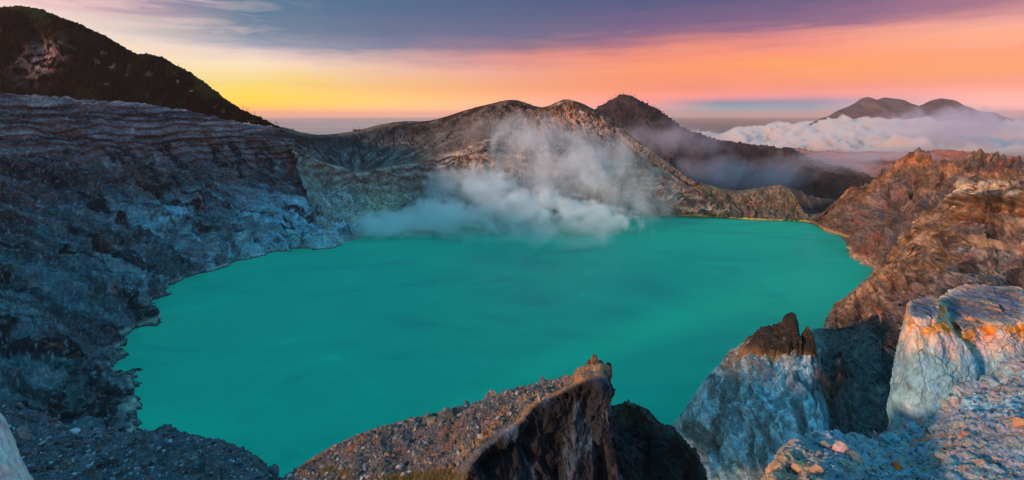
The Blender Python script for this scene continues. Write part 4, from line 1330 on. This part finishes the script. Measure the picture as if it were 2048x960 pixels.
MR = 'middle_ridge_terrain'
boulder(608, 926, 27, MR, 'round dark boulder perched on the left end of the middle ridge', (0.10, 0.12, 0.13), tall=1.1)
boulder(868, 843, 30, MR, 'squarish ochre rock on the crest of the middle ridge', (0.24, 0.18, 0.11), tall=1.1)
boulder(906, 832, 26, MR, 'dark ragged rock right of the squarish ochre rock', (0.06, 0.07, 0.06), tall=1.2)
boulder(1079, 800, 11, MR, 'thin upright stone at the cliff edge of the middle ridge', (0.30, 0.24, 0.22), tall=2.6)
boulder(968, 812, 16, MR, 'low grey rock on the ridge crest left of the upright stone', (0.16, 0.15, 0.15))
LS = 'left_slope_terrain'
boulder(545, 945, 26, LS, 'pointed dark boulder at the right tip of the left rubble slope', (0.08, 0.11, 0.12), tall=1.5)
boulder(148, 866, 18, LS, 'whitish stone on the top edge of the left rubble slope', (0.50, 0.50, 0.54))
boulder(40, 878, 30, LS, 'brown round boulder behind the pale corner boulder', (0.22, 0.16, 0.17), tall=1.6)


def prow_block(px, py, w, hpx, D, label, colr=(0.07, 0.05, 0.04)):
    """an upright splinter of rock: a faceted prism with a broken top"""
    loc = np.array(pix(px, py, D))
    r = w / 2 / F * D
    h = hpx / F * D
    m = 9
    V, Q = [], []
    rad = rs.uniform(0.75, 1.15, m)
    lev = np.linspace(-1.2, 1, 9)
    for k, z in enumerate(lev):
        tp = 1.15 - 0.18 * z - (0.2 if k == 8 else 0)
        for i in range(m):
            a = 2 * math.pi * i / m
            j = rad[i] * tp * r * (1 + rs.uniform(-0.1, 0.1))
            top = rs.uniform(-0.12, 0.08) * h if k >= 7 else 0
            V.append((math.cos(a) * j, math.sin(a) * j * 1.3, z * h / 2 + top))
    for k in range(8):
        for i in range(m):
            Q.append([k * m + i, k * m + (i + 1) % m, (k + 1) * m + (i + 1) % m, (k + 1) * m + i])
    c = len(V)
    V.append((0, 0, h / 2 * 0.98))
    T = [[8 * m + i, 8 * m + (i + 1) % m, c, c] for i in range(m)]
    me = bpy.data.meshes.new('rock_tooth')
    me.from_pydata([tuple(float(x) for x in v) for v in V], [], [tuple(q) for q in Q] + [tuple(t_[:3]) for t_ in T])
    at = me.color_attributes.new('rock_tint', 'FLOAT_COLOR', 'POINT')
    at.data.foreach_set('color', np.tile(np.array(tuple(colr) + (1.0,), np.float32), len(V)))
    me.materials.append(M_NEAR_MID)
    o = bpy.data.objects.new('rock_tooth', me)
    C.objects.link(o)
    o.location = loc
    tag(o, label, 'rock', 'broken rock teeth on top of the cliff prow')


BRN = (0.17, 0.10, 0.065)
prow_block(1189, 726, 16, 28, 80, 'tallest brown rock tooth on top of the cliff prow', BRN)
prow_block(1178, 734, 13, 22, 80.3, 'brown tooth touching the left of the tallest one on the prow', BRN)
prow_block(1172, 745, 8, 16, 80.6, 'short brown tooth second left of the tallest one', BRN)
prow_block(1201, 733, 14, 22, 79.7, 'dark tooth touching the right of the tallest one')
prow_block(1210, 738, 12, 16, 79.5, 'lowest dark tooth between the tallest one and the outer tip')
prow_block(1218, 738, 11, 26, 79.3, 'narrow dark tooth at the outer tip of the prow')
prow_block(1140, 765, 8, 13, 86, 'lone ochre stump on the crest left of the prow teeth', (0.30, 0.17, 0.08))
prow_block(1107, 779, 7, 16, 88, 'thin brown stump on the crest far left of the prow teeth', (0.15, 0.09, 0.06))


def scree(name, target, label, n, box, rng_px, cols, mat, seed, base=ICO1, power=2.5, below=None):
    r_ = np.random.RandomState(seed)
    shapes = [rock_shape(r_, base) for _ in range(14)]
    Vs, Fs, Cs = [], [], []
    off = 0
    x0, y0, x1, y1 = box
    for _ in range(n):
        px, py = r_.uniform(x0, x1), r_.uniform(y0, y1)
        if below is not None and py > np.interp(px, below[0], below[1]):
            continue
        loc, nor = surf(target, px, py)
        if loc is None or abs(nor[2]) < 0.45:
            continue
        w = rng_px[0] + (rng_px[1] - rng_px[0]) * r_.uniform() ** power
        r = w / 2 / F * loc[1]
        V = shapes[r_.randint(14)] * r * r_.uniform(0.8, 1.2, 3) + loc + np.array([0, 0, r * 0.2])
        Vs.append(V)
        Fs.append(base[1] + off)
        off += len(V)
        c = np.array(cols[r_.randint(len(cols))]) * r_.uniform(0.7, 1.3)
        Cs.append(np.tile(c, (len(V), 1)))
    o = raw_mesh(name, np.concatenate(Vs), np.concatenate(Fs), np.concatenate(Cs), mat)
    tag(o, label, None, kind='stuff')


scree('rubble', VG, 'loose stones scattered over the viewpoint ground', 3600, (1560, 700, 2060, 990), (1.6, 10),
      [(0.22, 0.27, 0.34), (0.16, 0.33, 0.42), (0.20, 0.28, 0.38), (0.24, 0.34, 0.42), (0.40, 0.28, 0.24), (0.22, 0.18, 0.21), (0.10, 0.10, 0.13), (0.30, 0.34, 0.42)], M_NEAR, 3, ICO2, 3.0)
scree('rubble', MR, 'loose stones scattered over the middle ridge', 3400, (560, 740, 1190, 980), (2.2, 13),
      [(0.14, 0.135, 0.145), (0.28, 0.22, 0.20), (0.07, 0.065, 0.065), (0.40, 0.37, 0.38), (0.25, 0.13, 0.08), (0.10, 0.10, 0.11)], M_NEAR_MID, 5, ICO1, 3.0, ((890, 945, 990, 1040, 1078, 1130, 1180, 1190), (1000, 908, 868, 834, 797, 772, 748, 0)))
scree('rubble', LS, 'loose stones scattered over the left rubble slope', 3600, (0, 790, 600, 980), (2.0, 11),
      [(0.10, 0.12, 0.15), (0.20, 0.20, 0.24), (0.06, 0.06, 0.07), (0.34, 0.36, 0.40), (0.20, 0.09, 0.07)], M_NEAR_MID, 6, ICO1, 3.0)
scree('rubble', 'central_peak_terrain', 'boulder field on the slope above the left end of the steam', 900, (640, 365, 800, 470), (1.5, 6),
      [(0.16, 0.20, 0.21), (0.34, 0.38, 0.38), (0.10, 0.11, 0.11), (0.42, 0.38, 0.2)], M_WALL, 8, ICO1, 2.0)
scree('rubble', 'banded_spur_terrain', 'loose blocks on the brown spur slope', 1200, (1640, 560, 1850, 800), (1.5, 6),
      [(0.16, 0.14, 0.15), (0.24, 0.20, 0.20), (0.10, 0.08, 0.08), (0.2, 0.12, 0.09)], M_WALL, 9, ICO1, 2.5)

# ------------------------------------------------------------------ plants
M_BARK = plain_mat('dark_bark', (0.05, 0.038, 0.03))
M_LEAF = plain_mat('tree_foliage', (0.045, 0.055, 0.025), 0.5, 1.5)
M_GRASS = plain_mat('dry_grass', (0.20, 0.15, 0.05), 0.5, 2.0)
M_TWIG = plain_mat('bleached_wood', (0.22, 0.24, 0.27), 0.3, 20.0)


def tube_mesh(paths, seg=6):
    """paths: list of (points, radii)"""
    Vs, Qs = [], []
    off = 0
    for pts, rad in paths:
        pts = np.array(pts, float)
        n = len(pts)
        t_ = np.gradient(pts, axis=0)
        t_ /= np.linalg.norm(t_, axis=1)[:, None]
        a = np.cross(t_, [0.31, 0.9, 0.2])
        a /= np.linalg.norm(a, axis=1)[:, None]
        b_ = np.cross(t_, a)
        th = np.linspace(0, 2 * math.pi, seg, endpoint=False)
        ring = pts[:, None] + np.array(rad)[:, None, None] * (np.cos(th)[None, :, None] * a[:, None] + np.sin(th)[None, :, None] * b_[:, None])
        Vs.append(ring.reshape(-1, 3))
        idx = np.arange(n * seg).reshape(n, seg) + off
        nx = np.roll(idx, -1, 1)
        Qs.append(np.stack([idx[:-1], nx[:-1], nx[1:], idx[1:]], -1).reshape(-1, 4))
        Qs.append(np.array([[idx[-1, 0], idx[-1, 2], idx[-1, 4], idx[-1, 4]]])[:, [0, 1, 2, 2]][:, :] if False else np.zeros((0, 4), int))
        off += n * seg
    return np.concatenate(Vs), np.concatenate(Qs).astype(int)


def leaf_cloud(r_, centres, n, size):
    V, Q = [], []
    for k in range(n):
        c, rad = centres[r_.randint(len(centres))]
        p = r_.normal(size=3)
        p = p / np.linalg.norm(p) * rad * r_.uniform(0.3, 1.0) ** 0.6
        p[2] *= 0.7
        a, b_ = r_.normal(size=3), r_.normal(size=3)
        a *= size / np.linalg.norm(a)
        b_ *= size / np.linalg.norm(b_)
        o_ = np.array(c) + p
        i = len(V)
        V += [o_ - a, o_ + b_ * .7, o_ + a, o_ - b_ * .7]
        Q.append([i, i + 1, i + 2, i + 3])
    return np.array(V), np.array(Q)


def tree_protos():
    out = []
    for k in range(4):
        r_ = np.random.RandomState(50 + k)
        h = 1.0
        lean = r_.uniform(-0.12, 0.12)
        trunk = [([(0, 0, -0.05), (lean * .3, 0, .35), (lean, 0.02, .7), (lean * 1.2, 0, .95)], [.035, .028, .018, .008])]
        cen = []
        for j in range(5):
            z = r_.uniform(.42, .9)
            a = r_.uniform(0, 6.28)
            e = (lean + math.cos(a) * .22, math.sin(a) * .22, z + .08)
            trunk.append(([(lean * z, 0, z - .1), ((lean * z + e[0]) / 2, e[1] / 2, z), e], [.016, .012, .006]))
            cen.append((e, r_.uniform(.07, .14)))
        cen.append(((lean * 1.2, 0, .93), .1))
        out.append((tube_mesh(trunk, 5), leaf_cloud(r_, cen, 230 if k != 3 else 30, 0.028)))
    return out


TP = [(raw_mesh('trunk', a[0], a[1], None, M_BARK), raw_mesh('crown', b_[0], b_[1], None, M_LEAF)) for a, b_ in tree_protos()]
TPD = [(a.data, b_.data) for a, b_ in TP]
for a, b_ in TP:
    bpy.data.objects.remove(a)
    bpy.data.objects.remove(b_)


def top_surface(objname, px, D_hint):
    """highest point of the named land along a vertical line near the crest"""
    o = bpy.data.objects[objname]
    x = (px - 1024) / F * D_hint
    ok, loc, nor, _ = o.ray_cast(Vector((x, D_hint, 2500)), Vector((0, 0, -1)))
    return np.array(loc) if ok else None


def crest_scan(objname, px, y0, y1):
    """first photo row from y0 down to y1 whose line of sight meets the land: its crest"""
    lo = None
    for py in np.arange(y0, y1, 1.0):
        loc, nor = surf(objname, px, py)
        if loc is not None:
            return loc, py
    return None, None


tree_no = [0]


def tree(objname, px, hpx, label, group, k=0, y0=150, y1=330):
    loc, py = crest_scan(objname, px, y0, y1)
    if loc is None:
        return
    s = hpx / F * loc[1]
    r_ = bpy.data.objects.new('tree', None)
    C.objects.link(r_)
    r_.location = loc
    r_.rotation_euler = (0, 0, (px * 0.7) % 6.28)
    tag(r_, label, 'tree', group)
    for nm, me in zip(('trunk', 'crown'), TPD[k % 4]):
        o = bpy.data.objects.new(nm, me)
        C.objects.link(o)
        o.parent = r_
        o.scale = (s, s, s)


LM, CP, LW = 'left_mountain', 'central_peak_terrain', 'crater_wall'
WG = 'small trees on the left skyline'
for px, h, k, lab in [(487, 9, 0, 'tallest small tree of the trio against the yellow sky'), (491, 6, 1, 'short tree in the middle of the trio against the yellow sky'), (495, 8, 2, 'thin tree ending the trio against the yellow sky'),
                      (503, 6, 1, 'bushy small tree between the skyline trio and the lone bare pole tree'), (509, 8, 3, 'bare pole like tree where the dark slope meets the orange sky')]:
    tree(LM, px, h, lab, WG, k, 200, 300)
SG = 'sparse trees along the saddle rim'
for i, (px, h, k, lab) in enumerate([(541, 5, 0, 'first tiny tree down the dark slope against the sea'), (552, 9, 1, 'tall bushy tree on the dark slope against the sea'), (556, 6, 2, 'low tree touching the right of the tall bushy one'),
                                     (563, 8, 3, 'bare thin tree on the lower dark slope'), (569, 5, 0, 'stubby tree right of the bare thin tree'), (576, 9, 1, 'forked tree near the foot of the dark slope'),
                                     (584, 7, 2, 'left tree of the close pair at the foot of the dark slope'), (588, 8, 0, 'right tree of the close pair at the foot of the dark slope'), (604, 6, 3, 'lone bare stick tree on the saddle rim')]):
    tree(LM if px < 560 else LW, px, h, lab, SG, k, 200, 330)
tree(LM, 357, 7, 'lone bare tree on the upper left mountain ridge', None, 3, 60, 300)
ORD = 'leftmost second third fourth fifth sixth seventh eighth ninth tenth eleventh twelfth thirteenth fourteenth fifteenth sixteenth seventeenth eighteenth nineteenth twentieth'.split()


def nth(i):
    return ORD[i] if i == 0 else ORD[i] + ' from left'


CG = 'crest trees on the purple cone'
rs2 = np.random.RandomState(4)
for i in range(16):
    px = 1206 + i * 8 + rs2.uniform(-2, 2)
    tree('purple_cone_mountain', px, rs2.uniform(4, 7), nth(i) + ' of the small dark trees along the purple cone skyline', CG, rs2.randint(0, 3), 150, 330)
RG = 'shrubs on the central peak crest'
for i, px in enumerate([905, 915, 938, 952, 966, 985, 1000, 1016, 1034, 1048, 1062, 1112, 1124, 1137, 1150, 1163]):
    tree(CP, px + rs2.uniform(-3, 3), rs2.uniform(2.5, 4.2), nth(i) + ' of the low dark shrubs on the pale central peak skyline', RG, rs2.randint(0, 3), 180, 300)
FG = 'tall trees along the wooded ridge'
for i in range(20):
    px = 1450 + i * 14 + rs2.uniform(-3, 3)
    tree('wooded_ridge_hill', px, rs2.uniform(5, 9), nth(i) + ' of the misty dark trees on the wooded ridge skyline', FG, rs2.randint(0, 3), 320, 430)


# tufts of dry grass on the middle ridge (nobody could count the blades)
def grass(name, target, label, spots, mat, hgt):
    V, Q = [], []
    r_ = np.random.RandomState(3)
    for cx, cy, sx, sy, n in spots:
        for _ in range(n):
            loc, nor = surf(target, cx + r_.normal() * sx, cy + r_.normal() * sy)
            if loc is None:
                continue
            for _b in range(5):
                h = hgt * r_.uniform(0.5, 1.2)
                d_ = r_.normal(size=3) * 0.35 * h
                w = r_.normal(size=3)
                w[2] = 0
                w *= 0.05 * hgt / np.linalg.norm(w)
                p = loc + r_.normal(size=3) * 0.1 * hgt
                i = len(V)
                V += [p - w, p + w, p + np.array([d_[0], d_[1], h]) + w * .2, p + np.array([d_[0], d_[1], h]) - w * .2]
                Q.append([i, i + 1, i + 2, i + 3])
    if not V:
        return
    o = raw_mesh(name, np.array(V), np.array(Q), None, mat)
    tag(o, label, None, kind='stuff')


grass('grass', MR, 'olive and ochre grass at the foot of the middle ridge slope', [(870, 956, 32, 6, 500), (805, 960, 28, 4, 250), (690, 950, 10, 6, 100), (655, 940, 10, 8, 100)], M_GRASS, 0.7)
grass('grass', LS, 'sparse yellowish tufts on the left rubble slope', [(135, 935, 12, 6, 60), (180, 945, 10, 5, 60), (230, 900, 60, 20, 60)], M_GRASS, 0.6)

# dead twigs at the lip of the viewpoint
def twig(px, py, pts, label):
    loc, nor = surf(VG, px, py)
    if loc is None:
        return
    s = 1.0 / F * loc[1]
    P = [loc + np.array([a * s, 0.02 * i, b_ * s]) for i, (a, b_) in enumerate(pts)]
    V, Q = tube_mesh([(P, np.linspace(0.022, 0.007, len(P)))], 6)
    o = raw_mesh('twig', V, Q, None, M_TWIG)
    tag(o, label, 'dead twig', 'dead twigs on the lip of the viewpoint')


twig(1785, 893, [(0, -3), (-6, 6), (-12, 10), (-19, 12), (-24, 13)], 'curved dark twig arching left over the lip')
twig(1762, 893, [(0, -3), (-2, 8), (-5, 18), (-8, 24), (-9, 28)], 'pale twig sticking straight up from the lip')
twig(1724, 906, [(0, -3), (3, 6), (6, 12), (9, 16)], 'short pale twig leaning right behind the orange and grey stone')

# ------------------------------------------------------------------ shelter on the saddle rim
M_WOOD = plain_mat('weathered_wood', (0.10, 0.07, 0.06))
M_ROOF = plain_mat('sheet_roof', (0.16, 0.13, 0.13))


def box_mesh(name, c, s, mat, parent, rot=0):
    bm = bmesh.new()
    bmesh.ops.create_cube(bm, size=1)
    for v in bm.verts:
        v.co = Vector((v.co.x * s[0] + c[0], v.co.y * s[1] + c[1], v.co.z * s[2] + c[2]))
    me = bpy.data.meshes.new(name)
    bm.to_mesh(me)
    bm.free()
    me.materials.append(mat)
    o = bpy.data.objects.new(name, me)
    C.objects.link(o)
    o.parent = parent
    return o


loc, _py = crest_scan(CP, 713, 230, 300)
if loc is None:
    loc = np.array(pix(713, 264, 1110))
hut = bpy.data.objects.new('hut', None)
C.objects.link(hut)
hut.location = loc + np.array([0, 0, 0.3])
tag(hut, 'long low open shelter on the saddle rim above the gullied bowl', 'hut')
box_mesh('wall', (0, 2, 1.3), (15, 0.3, 2.6), M_WOOD, hut)
box_mesh('wall', (-6, 0, 1.3), (2.5, 3.6, 2.6), M_WOOD, hut)
box_mesh('roof', (0, 0, 3.1), (19, 6, 0.5), M_ROOF, hut)
for x in (-7.5, -2.5, 2.5, 7.5):
    box_mesh('post', (x, -2, 1.4), (0.35, 0.35, 2.9), M_WOOD, hut)
loc, _py = crest_scan(CP, 719, 230, 300)
if loc is not None:
    V, Q = tube_mesh([([(0, 0, -0.5), (0, 0, 4), (0, 0, 7.5)], [.35, .3, .22]), ([(-1.2, 0, 6.4), (0, 0, 6.6), (1.2, 0, 6.4)], [.25, .25, .25])], 6)
    o = raw_mesh('pole', V, Q, None, M_WOOD)
    o.location = loc
    tag(o, 'tall thin pole standing right of the rim shelter', 'pole')


# ------------------------------------------------------------------ steam, clouds, haze
def steam_mat(name, dens, colr, scale, lo, hi, power=1.5, aniso=0.1, step=0.35, stretch=(1, 1, 1)):
    m = bpy.data.materials.new(name)
    m.use_nodes = True
    t = NT(m.node_tree)
    t.n.clear()
    out = t.n.new('ShaderNodeOutputMaterial')
    pv = t.n.new('ShaderNodeVolumePrincipled')
    pv.inputs['Color'].default_value = tuple(colr) + (1,)
    pv.inputs['Anisotropy'].default_value = aniso
    oc = t.n.new('ShaderNodeTexCoord').outputs['Object']
    pos = t.n.new('ShaderNodeNewGeometry').outputs['Position']
    r = t.vmath('LENGTH', oc)
    fall = t.math('POWER', t.maprange(r, 1.0, 0.15), power)
    n_ = t.noise(t.vmath('MULTIPLY', pos, stretch), scale, 6, 0.64, 1.2)
    thr = t.maprange(fall, 0, 1, hi, lo)
    d_ = t.math('MULTIPLY', t.math('MAXIMUM', t.math('SUBTRACT', n_, thr), 0.0), dens * 6)
    d_ = t.math('MULTIPLY', d_, t.maprange(fall, 0, 0.25))
    t.put(pv.inputs['Density'], d_)
    t.l.new(pv.outputs[0], out.inputs['Volume'])
    m.cycles.volume_step_rate = step
    return m


M_STEAM = steam_mat('steam_vapour', 0.078, (0.98, 1.0, 1.0), 0.027, 0.34, 0.62, 0.75, stretch=(0.7, 1, 1.1))
M_WISP = steam_mat('thin_steam_vapour', 0.013, (0.98, 0.98, 1.0), 0.019, 0.33, 0.60, 0.65, stretch=(1, 1, 0.7))


def puff(px, py, D, rx, ry, rz, mat, label, group, name='steam_cloud', tilt=0):
    V, Fc = ICO2
    me = bpy.data.meshes.new(name)
    me.from_pydata([tuple(v * 1.08) for v in V], [], [tuple(int(i) for i in f) for f in Fc])
    me.materials.append(mat)
    o = bpy.data.objects.new(name, me)
    C.objects.link(o)
    o.location = pix(px, py, D)
    o.scale = (rx, ry, rz)
    o.rotation_euler = (0, tilt, 0)
    tag(o, label, 'steam', group, 'stuff')
    return o


G1 = 'steam rising from the far shore'
puff(795, 448, 860, 100, 60, 34, M_STEAM, 'dense white steam hugging the shore at its left end', G1)
puff(900, 436, 865, 105, 65, 42, M_STEAM, 'white steam patch over the water below the bowl', G1)
puff(975, 405, 890, 85, 60, 68, M_STEAM, 'upright steam column left of the plume', G1)
puff(1060, 422, 870, 115, 65, 52, M_STEAM, 'thick low steam in the middle of the far shore', G1)
puff(1170, 442, 860, 110, 60, 44, M_STEAM, 'low steam over the water under the peak', G1)
puff(1040, 262, 1000, 130, 70, 50, M_WISP, 'faint top of the plume reaching for the peak crest', G1)
puff(1080, 468, 790, 190, 70, 22, M_WISP, 'faint steam feathering low over the lake', G1)
puff(1250, 400, 890, 110, 60, 60, M_WISP, 'thin steam trailing right along the shore', G1)
puff(1050, 300, 960, 110, 70, 60, M_WISP, 'upper plume of violet steam in front of the peak', G1)
puff(1180, 320, 970, 150, 70, 80, M_WISP, 'thin steam veil drifting across the right of the peak', G1)
puff(1070, 370, 930, 150, 70, 70, M_WISP, 'broad violet steam veil in front of the cliff', G1)
puff(930, 370, 900, 80, 60, 50, M_WISP, 'thin steam in front of the rust cliff', G1)

M_MIST = steam_mat('mist_vapour', 0.0031, (0.93, 0.86, 0.98), 0.0045, 0.30, 0.62, 0.8, step=0.5)
G2 = 'mist drifting round the purple cone'
puff(1330, 285, 2150, 330, 300, 130, M_MIST, 'mist bank over the shoulder of the purple cone', G2, 'mist')
puff(1500, 345, 1750, 330, 220, 80, M_MIST, 'mist bank lying in front of the wooded ridge', G2, 'mist')
puff(1640, 330, 2300, 360, 260, 90, M_MIST, 'thin mist above the end of the wooded ridge', G2, 'mist')
puff(1760, 312, 3300, 500, 300, 55, M_MIST, 'pale mist lying over the reddish plain', G2, 'mist')
puff(1930, 250, 4700, 1100, 500, 230, M_MIST, 'broad pink mist veil at the right edge in front of the far mountain', G2, 'mist')

# cloud bank under the far twin peaks
mc = bpy.data.materials.new('cloud_vapour')
mc.use_nodes = True
t = NT(mc.node_tree)
t.n.clear()
out = t.n.new('ShaderNodeOutputMaterial')
pv = t.n.new('ShaderNodeVolumePrincipled')
pv.inputs['Color'].default_value = (1.0, 0.945, 0.935, 1)
pv.inputs['Anisotropy'].default_value = 0.2
pos = t.n.new('ShaderNodeNewGeometry').outputs['Position']
cx, cy, cz = t.sep(pos)
n1 = t.noise(pos, 0.0026, 6, 0.62, 0.3)
n0 = t.noise(t.comb(cx, cy, 0.0), 0.0009, 2, 0.5)
topz = t.math('ADD', 0.0, t.math('MULTIPLY', n0, 235.0))
leftf = t.maprange(t.math('DIVIDE', cx, cy), 0.38, 0.62)
topz = t.math('SUBTRACT', topz, t.math('MULTIPLY', t.math('SUBTRACT', 1.0, leftf), 230.0))
topz = t.math('SUBTRACT', topz, t.maprange(cx, 4600, 6500, 0.0, 70.0))
topz = t.math('SUBTRACT', topz, t.maprange(cy, 4500, 6700, 215.0, -10.0))
hh = t.math('DIVIDE', t.math('SUBTRACT', topz, cz), 230.0)
d_ = t.math('ADD', hh, t.math('MULTIPLY', t.math('SUBTRACT', n1, 0.55), 2.6))
bot = t.maprange(cz, -190, -120)
fr = t.maprange(cy, 4450, 4900)
d_ = t.math('MULTIPLY', t.math('MULTIPLY', t.maprange(d_, 0.0, 0.12), bot), t.math('MULTIPLY', fr, t.maprange(t.math('DIVIDE', cx, cy), 0.33, 0.45)))
t.put(pv.inputs['Density'], t.math('MULTIPLY', d_, 0.05))
t.l.new(pv.outputs[0], out.inputs['Volume'])
mc.cycles.volume_step_rate = 0.07


def box_obj(name, lo, hi, mat):
    x0, y0, z0 = lo
    x1, y1, z1 = hi
    V = [(x0, y0, z0), (x1, y0, z0), (x1, y1, z0), (x0, y1, z0), (x0, y0, z1), (x1, y0, z1), (x1, y1, z1), (x0, y1, z1)]
    Q = [(3, 2, 1, 0), (4, 5, 6, 7), (0, 1, 5, 4), (1, 2, 6, 5), (2, 3, 7, 6), (3, 0, 4, 7)]
    me = bpy.data.meshes.new(name)
    me.from_pydata(V, [], Q)
    me.materials.append(mat)
    o = bpy.data.objects.new(name, me)
    C.objects.link(o)
    return o


o = box_obj('cloud_bank', (1400, 4450, -190), (9500, 8200, 260), mc)
tag(o, 'billowing pink white cloud bank below the twin topped mountain', None, kind='stuff')

mh = bpy.data.materials.new('haze_air')
mh.use_nodes = True
t = NT(mh.node_tree)
t.n.clear()
out = t.n.new('ShaderNodeOutputMaterial')
pv = t.n.new('ShaderNodeVolumePrincipled')
pv.inputs['Color'].default_value = (1.0, 0.71, 0.64, 1)
pv.inputs['Density'].default_value = 2.2e-5
pv.inputs['Anisotropy'].default_value = 0.0
t.l.new(pv.outputs[0], out.inputs['Volume'])
o = box_obj('haze', (-71000, -71000, SEAZ - 1), (71000, 71000, 520), mh)
tag(o, 'warm evening haze fading the far mountains and the sea', None, kind='stuff')
